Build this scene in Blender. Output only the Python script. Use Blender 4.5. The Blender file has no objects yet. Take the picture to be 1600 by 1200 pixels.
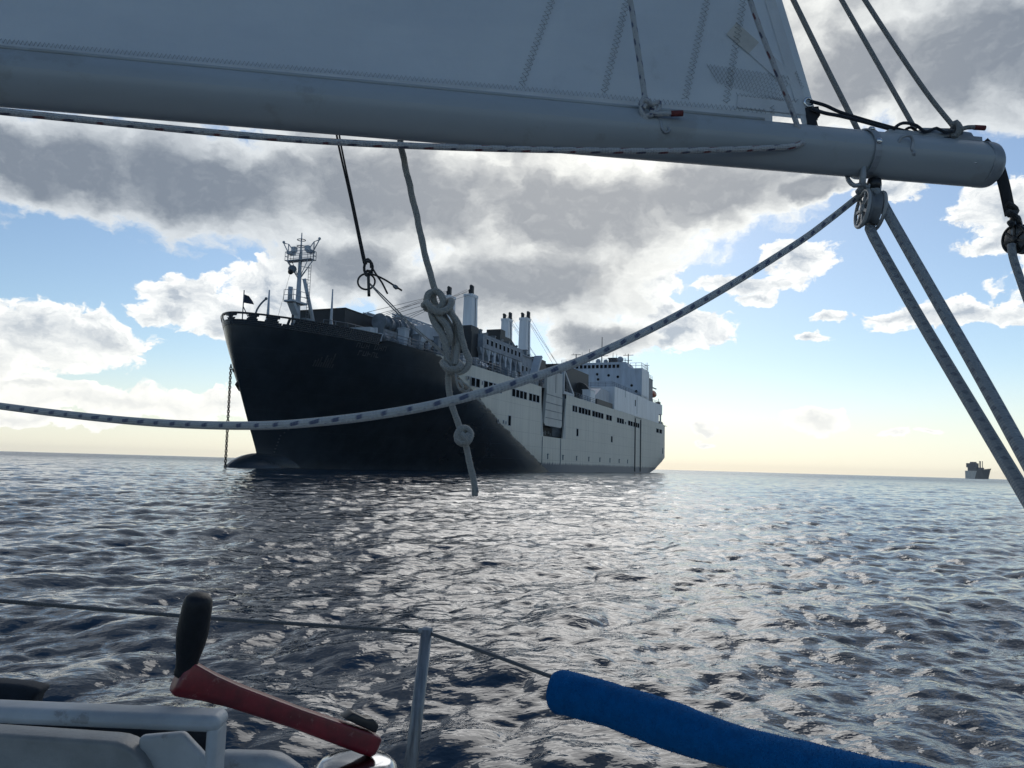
import bpy, math, random
import numpy as np
from mathutils import Vector, Matrix, Quaternion
random.seed(7)
SC = bpy.context.scene
COL = SC.collection
rad = math.radians

# ------------------------------------------------------------------ camera
F = 1200.0; EYE = 1.2
PITCH = math.atan(127/1200.0); ROLL = math.atan(0.0281)
fw = Vector((0, math.cos(PITCH), math.sin(PITCH)))
r0 = Vector((1, 0, 0)); u0 = r0.cross(fw)
RT = r0*math.cos(ROLL) + u0*math.sin(ROLL)
UP = u0*math.cos(ROLL) - r0*math.sin(ROLL)
CAMP = Vector((0, 0, EYE))
cam = bpy.data.cameras.new('camera'); camo = bpy.data.objects.new('camera', cam)
COL.objects.link(camo)
camo.matrix_world = Matrix(((RT.x, UP.x, -fw.x, 0), (RT.y, UP.y, -fw.y, 0), (RT.z, UP.z, -fw.z, EYE), (0, 0, 0, 1)))
cam.sensor_width = 36; cam.lens = 36*F/1600; cam.clip_start = 0.02; cam.clip_end = 60000
SC.camera = camo
def ray(px, py): return fw + RT*((px-800)/F) + UP*((600-py)/F)
def at(px, py, Y):
    d = ray(px, py); return CAMP + d*(Y/d.y)
def azel(px, py):
    d = ray(px, py).normalized()
    return math.degrees(math.atan2(d.x, d.y)), math.degrees(math.asin(d.z))

# ------------------------------------------------------------------ sun, world
SUN_AZ, SUN_EL = azel(950, 70)
sd = Vector((math.sin(rad(SUN_AZ))*math.cos(rad(SUN_EL)), math.cos(rad(SUN_AZ))*math.cos(rad(SUN_EL)), math.sin(rad(SUN_EL))))
sun = bpy.data.lights.new('sun', 'SUN'); sun.energy = 0.5; sun.angle = rad(32); sun.color = (1, .97, .93)
suno = bpy.data.objects.new('sun', sun); COL.objects.link(suno)
suno.rotation_euler = sd.to_track_quat('Z', 'Y').to_euler(); suno.location = (0, 0, 50)
SC.view_settings.view_transform = 'Standard'; SC.view_settings.look = 'None'
SC.view_settings.exposure = 0.2; SC.view_settings.gamma = 1.0; SC.view_settings.use_curve_mapping = False

world = bpy.data.worlds.new('World'); SC.world = world; world.use_nodes = True
nt = world.node_tree; nt.nodes.clear()
class G:
    """tiny node-expression helper"""
    def __init__(s, nt): s.nt = nt
    def lk(s, v, sock):
        if isinstance(v, bpy.types.NodeSocket): s.nt.links.new(v, sock)
        elif v is not None: sock.default_value = v
    def m(s, op, a, b=None, c=None, clamp=False):
        n = s.nt.nodes.new('ShaderNodeMath'); n.operation = op; n.use_clamp = clamp
        for i, x in enumerate((a, b, c)): s.lk(x, n.inputs[i])
        return n.outputs[0]
    def v(s, op, a, b=None, c=None, scale=None):
        n = s.nt.nodes.new('ShaderNodeVectorMath'); n.operation = op
        for i, x in enumerate((a, b, c)): s.lk(x, n.inputs[i])
        if scale is not None: s.lk(scale, n.inputs['Scale'])
        return n.outputs['Value'] if op in ('LENGTH', 'DOT_PRODUCT', 'DISTANCE') else n.outputs[0]
    def sm(s, x, lo, hi, a=0.0, b=1.0):
        n = s.nt.nodes.new('ShaderNodeMapRange'); n.interpolation_type = 'SMOOTHSTEP'
        for k, val in zip(range(5), (x, lo, hi, a, b)): s.lk(val, n.inputs[k])
        return n.outputs[0]
    def noise(s, vec, scale, detail=4, rough=.5, dist=0.0, col=False, lac=2.0, dim='3D'):
        n = s.nt.nodes.new('ShaderNodeTexNoise'); n.noise_dimensions = dim; s.lk(vec, n.inputs['Vector'])
        n.inputs['Scale'].default_value = scale; n.inputs['Detail'].default_value = detail
        n.inputs['Roughness'].default_value = rough; n.inputs['Distortion'].default_value = dist
        n.inputs['Lacunarity'].default_value = lac
        return n.outputs['Color' if col else 'Fac']
    def mix(s, f, a, b, typ='RGBA', blend='MIX'):
        n = s.nt.nodes.new('ShaderNodeMix'); n.data_type = typ; n.blend_type = blend
        i = {'FLOAT': (0, 2, 3), 'VECTOR': (0, 4, 5), 'RGBA': (0, 6, 7)}[typ]
        for k, x in zip(i, (f, a, b)): s.lk(x, n.inputs[k])
        return n.outputs[{'FLOAT': 0, 'VECTOR': 1, 'RGBA': 2}[typ]]
    def sep(s, vec):
        n = s.nt.nodes.new('ShaderNodeSeparateXYZ'); s.lk(vec, n.inputs[0]); return n.outputs
    def comb(s, x, y, z=0.0):
        n = s.nt.nodes.new('ShaderNodeCombineXYZ')
        for i, q in enumerate((x, y, z)): s.lk(q, n.inputs[i])
        return n.outputs[0]
g = G(nt)
tc = nt.nodes.new('ShaderNodeTexCoord').outputs['Generated']
X, Y_, Z_ = g.sep(tc)
az = g.m('MULTIPLY', g.m('ARCTAN2', X, Y_), 57.29578)
el = g.m('MULTIPLY', g.m('ARCSINE', Z_), 57.29578)
P = g.comb(az, el)
PXD = 57.29578/F
def ell(lst):
    out = []
    for (px, py, rx, ry) in lst:
        a, e = azel(px, py)
        c = ray(px, py).length
        out.append((a, e, rx*PXD/c/math.cos(rad(e)), ry*PXD/c))
    return out
DARK = ell([(60, 255, 250, 85), (330, 290, 260, 95), (620, 300, 300, 110), (900, 330, 240, 120), (1100, 300, 190, 75), (1270, 292, 80, 30),
            (840, 440, 190, 90), (690, 470, 120, 70), (930, 530, 90, 40), (560, 420, 130, 60),
            (1530, 80, 220, 130), (1340, 110, 150, 90), (700, 90, 900, 200), (300, -300, 1200, 330), (1400, -420, 900, 330), (-500, 160, 420, 150)])
WHITE = ell([(60, 520, 120, 62), (150, 530, 90, 48), (-30, 560, 120, 50), (288, 468, 58, 44), (270, 492, 50, 20), (410, 440, 75, 42), (350, 500, 60, 36), (440, 480, 90, 50),
             (190, 625, 210, 26), (60, 600, 130, 12), (360, 630, 90, 20), (480, 620, 130, 30), (30, 650, 160, 16),
             (1580, 335, 78, 62), (1560, 385, 60, 20), (1500, 490, 130, 24), (1405, 492, 55, 16), (1248, 402, 58, 34), (1170, 440, 80, 18), (1180, 462, 30, 9),
             (1265, 660, 56, 22), (1262, 650, 30, 18), (1050, 515, 105, 36), (1000, 440, 80, 36), (1020, 480, 60, 26), (1390, 300, 60, 22), (1310, 496, 36, 12), (1275, 526, 28, 8),
             (1110, 676, 26, 6), (1408, 683, 24, 6), (1110, 692, 20, 5), (1470, 679, 22, 5), (-250, 520, 220, 60), (1800, 420, 200, 90), (1850, 600, 160, 26)])
def union(p, lst):
    acc = None
    for a, e, rx, ry in lst:
        q = g.v('MULTIPLY_ADD', p, (1/rx, 1/ry, 0), (-a/rx, -e/ry, 0))
        d = g.m('SUBTRACT', 1.0, g.v('LENGTH', q))
        if acc is None: acc = d
        else:
            n = g.m('SMOOTH_MAX', acc, d, 0.18); acc = n
    return acc
def offs(p, sx, sy, seed): return g.v('MULTIPLY_ADD', p, (sx, sy, 0), (seed, seed*.7, 0))
def billow(p, s, seed):
    n = nt.nodes.new('ShaderNodeTexVoronoi'); n.voronoi_dimensions = '2D'; n.feature = 'F1'; n.normalize = True
    g.lk(offs(p, 1, 1.25, seed), n.inputs['Vector'])
    n.inputs['Scale'].default_value = s; n.inputs['Detail'].default_value = 2; n.inputs['Roughness'].default_value = .55
    return g.m('SUBTRACT', 1.0, n.outputs['Distance'])
# one turbulent offset shared by all clouds
wn = g.noise(offs(P, 1, 1.5, 31.0), .16, 5, .62, dim='2D', col=True)
Q = g.v('MULTIPLY_ADD', g.v('SUBTRACT', wn, (.5, .5, .5)), (4.2, 2.9, 0), P)
# vector toward the sun in az/el space, for the lit side of each cloud
tos = g.v('NORMALIZE', g.v('SUBTRACT', (SUN_AZ, SUN_EL+6, 0), P))
Qs = g.v('MULTIPLY_ADD', tos, (.5, .5, 0), Q)
def lumps(q): return g.m('ADD', g.m('MULTIPLY_ADD', billow(q, .42, 3.0), .62, -.40), g.m('MULTIPLY_ADD', g.noise(offs(q, 1, 1.5, 5.0), .5, 6, .64, dim='2D'), 1.1, -.55))
l1, l2 = lumps(Q), lumps(Qs)
fd_ = g.noise(offs(Q, 1, 1.45, 2.0), .20, 5, .52, dim='2D')
Dw = g.m('ADD', union(Q, WHITE), l1)
Dd = g.m('ADD', union(Q, DARK), g.m('ADD', g.m('MULTIPLY', l1, .34), g.m('MULTIPLY_ADD', fd_, .75, -.36)))
lw = g.m('SUBTRACT', l1, l2)
ld = g.m('MULTIPLY', lw, .8)
# the rest of the sky, outside the view: scattered clouds of the same kind
fdist = g.v('LENGTH', g.v('MULTIPLY', g.v('SUBTRACT', P, (0, 16, 0)), (1/46, 1/34, 0)))
gen = g.m('MULTIPLY_ADD', g.noise(g.v('MULTIPLY', tc, (1, 1, 2.2)), 3.2, 5, .58), 2.4, -1.55)
gen = g.m('ADD', gen, g.m('SUBTRACT', g.sm(fdist, .95, 1.3), 1.0))
elf = g.sm(el, -1.0, 4.0)
sunp = g.v('DISTANCE', P, (SUN_AZ, SUN_EL, 0))
near = g.sm(sunp, 34.0, 6.0)
sky = nt.nodes.new('ShaderNodeTexSky'); sky.sky_type = 'NISHITA'; sky.sun_disc = False
sky.sun_elevation = rad(SUN_EL); sky.sun_rotation = rad(SUN_AZ)
sky.air_density = 1.0; sky.dust_density = 0.25; sky.ozone_density = 1.5; sky.altitude = 0
SKY_K = 0.092
BR = 1/SKY_K
def colr(r, gg, b): return (r*BR, gg*BR, b*BR, 1)
# low sea haze: the lowest degrees of the sky are cream rather than yellow
# white cumulus colour: bright sunward rims, grey hearts
tw = g.m('MULTIPLY_ADD', lw, -1.9, g.sm(Dw, .12, 1.15), clamp=True)
cw = g.mix(g.m('SUBTRACT', 1.0, tw, clamp=True), colr(.43, .48, .54), colr(.93, .94, .92))
cw = g.mix(g.m('MULTIPLY', g.sm(el, 10.0, 3.0), .6), cw, colr(1.0, .98, .91))
# dark layer: thick = slate, thin edges and gaps near the sun = bright
td = g.m('MULTIPLY_ADD', ld, -.42, g.sm(Dd, .03, .72), clamp=True)
cdark = g.mix(near, colr(.20, .235, .285), colr(.37, .385, .405))
clite = g.mix(near, colr(.68, .72, .75), colr(1.05, 1.05, .99))
cd = g.mix(td, clite, cdark)
cg = g.mix(g.sm(gen, .0, .7), colr(.62, .63, .64), colr(.22, .25, .30))
c = g.v('MULTIPLY', sky.outputs[0], (.90, .95, .985))          # the camera's cool white balance
c = g.mix(g.m('MULTIPLY', g.sm(el, 8.0, -.5), .7), c, colr(.81, .805, .74))
c = g.mix(g.m('MULTIPLY', g.sm(gen, 0.0, .22), elf), c, cg)
c = g.mix(g.m('MULTIPLY', g.sm(Dw, .0, .19), .95), c, cw)
c = g.mix(g.m('MULTIPLY', g.sm(Dd, -.03, .20), .98), c, cd)
bg = nt.nodes.new('ShaderNodeBackground'); g.lk(c, bg.inputs[0]); bg.inputs[1].default_value = SKY_K
wo = nt.nodes.new('ShaderNodeOutputWorld'); nt.links.new(bg.outputs[0], wo.inputs[0])
world.cycles.sampling_method = 'NONE'

# ------------------------------------------------------------------ helpers
def mat(name, col, rough=.5, metal=0.0, var=.12, scale=4.0, bump=0.0, bscale=60.0, coat=0.0, sheen=0.0, stretch=(1, 1, 1), spec=.5):
    m = bpy.data.materials.new(name); m.use_nodes = True
    n = m.node_tree; b = n.nodes['Principled BSDF']; q = G(n)
    o = n.nodes.new('ShaderNodeTexCoord').outputs['Object']
    o = q.v('MULTIPLY', o, stretch)
    f = q.noise(o, scale, 6, .62)
    f = q.sm(f, .3, .7)
    lo = tuple(c*(1-var) for c in col)+(1,); hi = tuple(min(1, c*(1+var)) for c in col)+(1,)
    q.lk(q.mix(f, lo, hi), b.inputs['Base Color'])
    q.lk(q.m('MULTIPLY_ADD', f, .12*rough, rough*.92), b.inputs['Roughness'])
    b.inputs['Metallic'].default_value = metal; b.inputs['Coat Weight'].default_value = coat
    b.inputs['Sheen Weight'].default_value = sheen; b.inputs['Specular IOR Level'].default_value = spec
    if bump:
        bn = n.nodes.new('ShaderNodeBump'); bn.inputs['Distance'].default_value = bump
        q.lk(q.noise(o, bscale, 4, .6), bn.inputs['Height']); n.links.new(bn.outputs[0], b.inputs['Normal'])
    return m
def rope_mat(name, base, fleck=None, pitch=.034, cols=3, dash=.34, braid=.010):
    m = bpy.data.materials.new(name); m.use_nodes = True
    n = m.node_tree; b = n.nodes['Principled BSDF']; q = G(n)
    uv = n.nodes.new('ShaderNodeTexCoord').outputs['UV']
    u, v, _ = q.sep(uv)
    nz = q.noise(q.comb(q.m('MULTIPLY', u, 2.0), q.m('MULTIPLY', v, 40.0)), 1.5, 5, .6)
    c = q.mix(q.sm(nz, .25, .75), tuple(x*.86 for x in base)+(1,), tuple(base)+(1,))
    if fleck:
        cu = q.m('MULTIPLY', u, float(cols))
        a = q.m('FRACT', q.m('ADD', q.m('DIVIDE', v, pitch), q.m('MULTIPLY', q.m('FLOOR', cu), 1/cols)))
        w = q.m('ABSOLUTE', q.m('SUBTRACT', q.m('FRACT', q.m('ADD', cu, q.m('MULTIPLY', a, .5))), .5))
        e = q.m('ABSOLUTE', q.m('SUBTRACT', a, .5))
        jit = q.noise(q.comb(q.m('MULTIPLY', q.m('FLOOR', cu), 3.7), q.m('MULTIPLY', v, .55/pitch)), 1.0, 2, .5)
        e = q.m('ADD', e, q.m('MULTIPLY_ADD', jit, .5, -.25))
        w = q.m('ADD', w, q.m('MULTIPLY_ADD', nz, .1, -.05))
        k = q.m('MULTIPLY', q.sm(w, .27, .19), q.sm(e, dash/2+.07, dash/2-.07))
        if isinstance(fleck[0], tuple):
            fl = q.mix(q.m('GREATER_THAN', q.m('FRACT', q.m('DIVIDE', v, pitch*2)), .5), fleck[0]+(1,), fleck[1]+(1,))
        else: fl = tuple(fleck)+(1,)
        c = q.mix(k, c, fl)
    q.lk(c, b.inputs['Base Color']); b.inputs['Roughness'].default_value = .85
    b.inputs['Sheen Weight'].default_value = .25; b.inputs['Sheen Roughness'].default_value = .5
    vv = q.m('MULTIPLY', v, 6.28318/braid); uu = q.m('MULTIPLY', u, 6.28318*5)
    hgt = q.m('MULTIPLY', q.m('SINE', q.m('ADD', uu, vv)), q.m('SINE', q.m('SUBTRACT', uu, vv)))
    bn = n.nodes.new('ShaderNodeBump'); bn.inputs['Distance'].default_value = .0009; bn.inputs['Strength'].default_value = .6
    q.lk(q.m('ADD', hgt, q.m('MULTIPLY', nz, .5)), bn.inputs['Height']); n.links.new(bn.outputs[0], b.inputs['Normal'])
    return m

def frames(pts):
    """parallel-transport frames along a polyline"""
    n = len(pts); T = []
    for i in range(n):
        t = pts[min(i+1, n-1)] - pts[max(i-1, 0)]
        T.append(t.normalized() if t.length > 1e-9 else Vector((0, 0, 1)))
    a = Vector((0, 0, 1)) if abs(T[0].z) < .9 else Vector((1, 0, 0))
    N = (a - T[0]*a.dot(T[0])).normalized(); out = []
    for i in range(n):
        if i: N = (N - T[i]*N.dot(T[i])).normalized()
        out.append((T[i], N, T[i].cross(N)))
    return out
def spline(pts, step, closed=False):
    """Catmull-Rom through pts, resampled about every step"""
    pts = [Vector(p) for p in pts]
    n = len(pts)
    if n == 2 and not closed:
        k = max(2, int((pts[1]-pts[0]).length/step)); return [pts[0].lerp(pts[1], i/k) for i in range(k+1)]
    out = []; rng = n if closed else n-1
    for i in range(rng):
        if closed: p0, p1, p2, p3 = pts[(i-1) % n], pts[i], pts[(i+1) % n], pts[(i+2) % n]
        else:
            p1, p2 = pts[i], pts[i+1]
            p0 = pts[i-1] if i else p1*2-p2
            p3 = pts[i+2] if i+2 < n else p2*2-p1
        k = max(2, int((p2-p1).length/step))
        for j in range(k):
            t = j/k
            out.append(.5*((2*p1)+(p2-p0)*t+(2*p0-5*p1+4*p2-p3)*t*t+(3*p1-p0-3*p2+p3)*t**3))
    if not closed: out.append(pts[-1])
    return out
class MB:
    def __init__(s): s.v = []; s.f = []; s.mi = []; s.uv = {}; s.cur = 0; s.sm = set()
    def face(s, idx, uv=None, smooth=False):
        if uv: s.uv[len(s.f)] = uv
        if smooth: s.sm.add(len(s.f))
        s.f.append(tuple(idx)); s.mi.append(s.cur)
    def mat(s, i): s.cur = i; return s
    def hexa(s, p):
        b = len(s.v); s.v += [Vector(q) for q in p]
        for q in ((0, 3, 2, 1), (4, 5, 6, 7), (0, 1, 5, 4), (1, 2, 6, 5), (2, 3, 7, 6), (3, 0, 4, 7)): s.face([b+i for i in q])
        return s
    def box(s, x0, x1, y0, y1, z0, z1):
        return s.hexa([(x0, y0, z0), (x1, y0, z0), (x1, y1, z0), (x0, y1, z0), (x0, y0, z1), (x1, y0, z1), (x1, y1, z1), (x0, y1, z1)])
    def obox(s, a, b, w, t, up=Vector((0, 0, 1)), w2=None, t2=None):
        """box along a->b, width w across, thickness t along up"""
        a, b = Vector(a), Vector(b); d = (b-a).normalized(); sx = d.cross(up)
        sx = sx.normalized() if sx.length > 1e-6 else Vector((1, 0, 0)); uz = sx.cross(d).normalized()
        w2 = w2 or w; t2 = t2 or t
        P = []
        for (c, ww, tt) in ((a, w, t), (b, w2, t2)):
            P.append([c-sx*ww/2-uz*tt/2, c+sx*ww/2-uz*tt/2, c+sx*ww/2+uz*tt/2, c-sx*ww/2+uz*tt/2])
        return s.hexa(P[0]+P[1])
    def prism(s, poly, off):
        """polygon (3D points) extruded by vector off"""
        n = len(poly); b = len(s.v); off = Vector(off)
        s.v += [Vector(p) for p in poly]+[Vector(p)+off for p in poly]
        s.face(range(b, b+n)); s.face(range(b+2*n-1, b+n-1, -1))
        for i in range(n):
            j = (i+1) % n; s.face((b+i, b+n+i, b+n+j, b+j))
        return s
    def tube(s, pts, r, n=8, closed=False, caps=True, flat=None, vscale=1.0, v0=0.0):
        pts = [Vector(p) for p in pts]; m = len(pts); fr = frames(pts)
        rr = r if isinstance(r, (list, tuple)) else [r]*m
        b = len(s.v); L = [v0]
        for i in range(m):
            T, N, B = fr[i]
            if i: L.append(L[-1]+(pts[i]-pts[i-1]).length)
            for k in range(n):
                a = 2*math.pi*k/n; ca, sa = math.cos(a)*rr[i], math.sin(a)*rr[i]
                if flat: ca *= flat[0]; sa *= flat[1]
                s.v.append(pts[i]+N*ca+B*sa)
        for i in range(m if closed else m-1):
            j = (i+1) % m; l0 = L[i]*vscale; l1 = (L[j] if j else L[-1]+(pts[0]-pts[-1]).length)*vscale
            for k in range(n):
                k2 = (k+1) % n
                s.face((b+i*n+k, b+i*n+k2, b+j*n+k2, b+j*n+k), ((k/n, l0), ((k+1)/n, l0), ((k+1)/n, l1), (k/n, l1)), True)
        if caps and not closed:
            s.face(range(b+n-1, b-1, -1)); s.face(range(b+(m-1)*n, b+m*n))
        return s
    def lathe(s, prof, o, ax=(0, 0, 1), n=24):
        """profile [(r,h)] around axis ax at o"""
        o = Vector(o); ax = Vector(ax).normalized(); return s.tube([o+ax*h for _, h in prof], [max(r, 1e-4) for r, _ in prof], n) if s._mono(prof) else s._lathe(prof, o, ax, n)
    def _mono(s, prof): return False
    def _lathe(s, prof, o, ax, n):
        ax = Vector(ax).normalized(); o = Vector(o); q = ax.to_track_quat('Z', 'Y'); ex = q @ Vector((1, 0, 0)); ey = q @ Vector((0, 1, 0)); b = len(s.v)
        for r, h in prof:
            for k in range(n):
                a = 2*math.pi*k/n; s.v.append(o+ax*h+ex*(r*math.cos(a))+ey*(r*math.sin(a)))
        for i in range(len(prof)-1):
            for k in range(n):
                k2 = (k+1) % n; s.face((b+i*n+k, b+i*n+k2, b+(i+1)*n+k2, b+(i+1)*n+k), None, True)
        if prof[0][0] > 1e-4: s.face(range(b+n-1, b-1, -1))
        if prof[-1][0] > 1e-4: s.face(range(b+(len(prof)-1)*n, b+len(prof)*n))
        return s
    def sphere(s, c, r, n=12, sc=(1, 1, 1)):
        c = Vector(c); b = len(s.v); m = n//2+1
        for i in range(m+1):
            th = math.pi*i/m
            for k in range(n):
                a = 2*math.pi*k/n
                s.v.append(c+Vector((r*sc[0]*math.sin(th)*math.cos(a), r*sc[1]*math.sin(th)*math.sin(a), r*sc[2]*math.cos(th))))
        for i in range(m):
            for k in range(n):
                k2 = (k+1) % n; s.face((b+i*n+k, b+(i+1)*n+k, b+(i+1)*n+k2, b+i*n+k2), None, True)
        return s
    def grid(s, rows, smooth=True, uv=False):
        b = len(s.v); nr, nc = len(rows), len(rows[0])
        for r in rows: s.v += [Vector(p) for p in r]
        for i in range(nr-1):
            for j in range(nc-1):
                s.face((b+i*nc+j, b+i*nc+j+1, b+(i+1)*nc+j+1, b+(i+1)*nc+j), None, smooth)
        return s
    def build(s, name, mats, parent=None):
        if not isinstance(mats, (list, tuple)): mats = [mats]
        me = bpy.data.meshes.new(name)
        off = Vector((0, 0, 0))
        if parent is None:
            xs = [v.x for v in s.v]; ys = [v.y for v in s.v]; zs = [v.z for v in s.v]
            off = Vector(((min(xs)+max(xs))/2, (min(ys)+max(ys))/2, min(zs)))
        elif not parent.get('_ship'):
            p = parent
            while p: off += p.location; p = p.parent
        me.from_pydata([v-off for v in s.v], [], s.f)
        for m in mats: me.materials.append(m)
        me.polygons.foreach_set('material_index', s.mi)
        me.polygons.foreach_set('use_smooth', [i in s.sm for i in range(len(s.f))])
        if s.uv:
            ul = me.uv_layers.new(name='UVMap')
            for i, p in enumerate(me.polygons):
                if i in s.uv:
                    for li, q in zip(p.loop_indices, s.uv[i]): ul.data[li].uv = q
        me.update()
        o = bpy.data.objects.new(name, me); COL.objects.link(o)
        if parent is None: o.location = off
        else:
            o.parent = parent
            if parent.get('_ship'): o['_ship'] = 1
        return o
def tag(o, label, cat, group=None, kind=None):
    o['label'] = label
    if cat: o['category'] = cat
    if group: o['group'] = group
    if kind: o['kind'] = kind
    return o
def empty(name, loc, label, cat, rotz=0, ship=False, group=None):
    o = bpy.data.objects.new(name, None); COL.objects.link(o); o.location = loc; o.rotation_euler = (0, 0, rotz)
    o.empty_display_size = .2
    if ship: o['_ship'] = 1
    return tag(o, label, cat, group)

# ------------------------------------------------------------------ the sea
rng = np.random.default_rng(11)
def wave_band(lmax, lmin, L, N, rms, wdir, spread):
    k1 = np.fft.fftfreq(N, L/N)*2*np.pi
    kx, ky = np.meshgrid(k1, k1, indexing='ij'); k = np.hypot(kx, ky); k[0, 0] = 1e-6
    lam = 2*np.pi/k
    S = np.where((lam < lmax) & (lam >= lmin), k**-4.0, 0)
    c = (kx*math.cos(wdir)+ky*math.sin(wdir))/k
    S = S*(np.abs(c)**spread*(np.where(c > 0, 1, .12)) + .04)
    h = np.sqrt(S)*(rng.normal(size=k.shape)+1j*rng.normal(size=k.shape)); h[0, 0] = 0
    z = np.fft.ifft2(h).real; sc = rms/z.std()
    dx = np.fft.ifft2(-1j*kx/k*h).real*sc; dy = np.fft.ifft2(-1j*ky/k*h).real*sc
    return np.stack([dx, dy, z*sc], -1)
WD = rad(-76)
BANDS = []
for lmax, slope, spread in ((24, .006, 4), (12, .014, 3), (6, .022, 2.5), (3, .048, 2), (1.5, .086, 1.6), (.75, .118, 1.2), (.37, .118, 1), (.18, .10, .8)):
    L = lmax*14.37; BANDS.append((lmax, L, wave_band(lmax, lmax/2, L, 256, slope*lmax*.72/(2*math.pi), WD + (.35 if lmax < 2 else 0), spread)))
def sea_disp(x, y, dr):
    out = np.zeros(x.shape+(3,))
    for i, (lm, L, T) in enumerate(BANDS):
        w = np.clip((lm*.72/dr-1.1)/1.2, 0, 1); w = w*w*(3-2*w)
        if not np.any(w > 0): continue
        ca, sa = math.cos(.37*i), math.sin(.37*i)     # turn each tile a little so that nothing lines up
        ca, sa = 1.0, 0.0
        u = (x*ca+y*sa)/L*256; v = (-x*sa+y*ca)/L*256
        iu = np.floor(u).astype(int); iv = np.floor(v).astype(int); fu = (u-iu)[..., None]; fv = (v-iv)[..., None]
        iu %= 256; iv %= 256; ju = (iu+1) % 256; jv = (iv+1) % 256
        s = (T[iu, iv]*(1-fu)+T[ju, iv]*fu)*(1-fv)+(T[iu, jv]*(1-fu)+T[ju, jv]*fu)*fv
        s = s*np.array([1.2, 1.2, 1.0]); out += s*w[..., None]
    return out
def sea_grid(a0, a1, nc, r_start, r_end, q, name=None):
    nr = int(math.log(r_end/r_start)/q)
    r = r_start*np.exp(q*np.arange(nr+1)); a = np.linspace(rad(a0), rad(a1), nc+1)
    R_, A_ = np.meshgrid(r, a, indexing='ij')
    x = R_*np.sin(A_); y = R_*np.cos(A_)
    d = sea_disp(x, y, np.maximum(R_*q, R_*rad(a1-a0)/nc))
    fade = np.clip((5000-R_)/3500, 0, 1)[..., None]
    d *= fade
    V = np.stack([x+d[..., 0], y+d[..., 1], d[..., 2]], -1)
    i, j = np.meshgrid(np.arange(nr), np.arange(nc), indexing='ij')
    b = (i*(nc+1)+j).ravel(); Q = np.stack([b, b+1, b+nc+2, b+nc+1], -1)[:, ::-1]
    return V.reshape(-1, 3), Q, nr, nc
v1, f1, nr, nc = sea_grid(-46, 46, 560, 1.9, 2600, .0049)
v2, f2, nr2, nc2 = sea_grid(46, 314, 160, 1.9, 2600, .06)
v3, f3, _, _ = sea_grid(0, 360, 96, 2590, 6000, .12)
v3[:, 2] -= .02
v4, f4, _, _ = sea_grid(0, 360, 40, .01, 1.95, .6); v4[:, 2] -= .1
V = np.concatenate([v1, v2, v3, v4]); Fq = np.concatenate([f1, f2+len(v1), f3+len(v1)+len(v2), f4+len(v1)+len(v2)+len(v3)])
me = bpy.data.meshes.new('sea')
me.vertices.add(len(V)); me.vertices.foreach_set('co', V.astype(np.float32).ravel())
me.loops.add(len(Fq)*4); me.loops.foreach_set('vertex_index', Fq.astype(np.int32).ravel())
me.polygons.add(len(Fq)); me.polygons.foreach_set('loop_start', np.arange(0, len(Fq)*4, 4, dtype=np.int32))
me.polygons.foreach_set('use_smooth', np.ones(len(Fq), dtype=bool)); me.update(calc_edges=True)
rr_ = np.hypot(V[:, 0], V[:, 1]); ca = me.attributes.new('coarse', 'FLOAT', 'POINT')
ca.data.foreach_set('value', np.clip((rr_-40)/260, 0, 1).astype(np.float32))
sea = bpy.data.objects.new('sea', me); COL.objects.link(sea)
sea['kind'] = 'structure'; sea['label'] = 'dark choppy open sea reaching to the horizon'
m = bpy.data.materials.new('sea_water'); m.use_nodes = True; n = m.node_tree; b = n.nodes['Principled BSDF']; q = G(n)
o = n.nodes.new('ShaderNodeTexCoord').outputs['Object']
b.inputs['Base Color'].default_value = (.016, .036, .060, 1); b.inputs['Roughness'].default_value = .018; b.inputs['IOR'].default_value = 1.333
x_, y_, z_ = q.sep(o)
al = q.m('ADD', q.m('MULTIPLY', x_, .30), q.m('MULTIPLY', y_, -.95)); cr = q.m('ADD', q.m('MULTIPLY', x_, .95), q.m('MULTIPLY', y_, .30))
def ridged(sc, el, det, ro, dist=.3, seed=0.0):     # short steep wavelets with long crests
    f = q.noise(q.comb(q.m('MULTIPLY', cr, el), al, seed), sc, det, ro, dist)
    return q.m('SUBTRACT', 1.0, q.m('ABSOLUTE', q.m('MULTIPLY_ADD', f, 2.0, -1.0)))
an = n.nodes.new('ShaderNodeAttribute'); an.attribute_name = 'coarse'; far_ = an.outputs['Fac']   # where the mesh is too coarse for small waves the bump carries them
h0 = ridged(1.3, .45, 1, .5, .0)
h1 = ridged(2.6, .5, 2, .5, .0, 3.0)
h2 = q.noise(q.comb(q.m('MULTIPLY', cr, .6), al, 7.0), 12.0, 3, .5, .0)
h3 = q.noise(q.v('MULTIPLY', o, (.10, .17, .1)), 1.0, 3, .5)
amp = q.m('MULTIPLY_ADD', q.sm(h3, .3, .7), .8, .5)          # gusts: ruffled and smoother patches
hh = q.m('ADD', q.m('MULTIPLY', h0, q.m('MULTIPLY', far_, .20)), q.m('MULTIPLY', q.m('ADD', q.m('MULTIPLY', h1, q.m('MULTIPLY_ADD', far_, .03, .020)), q.m('MULTIPLY', h2, .016)), amp))
q.lk(q.m('MULTIPLY_ADD', far_, .20, .035), b.inputs['Roughness'])
bn = n.nodes.new('ShaderNodeBump'); bn.inputs['Distance'].default_value = 1.0; bn.inputs['Strength'].default_value = 1.0
q.lk(hh, bn.inputs['Height']); n.links.new(bn.outputs[0], b.inputs['Normal'])
me.materials.append(m)

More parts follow.
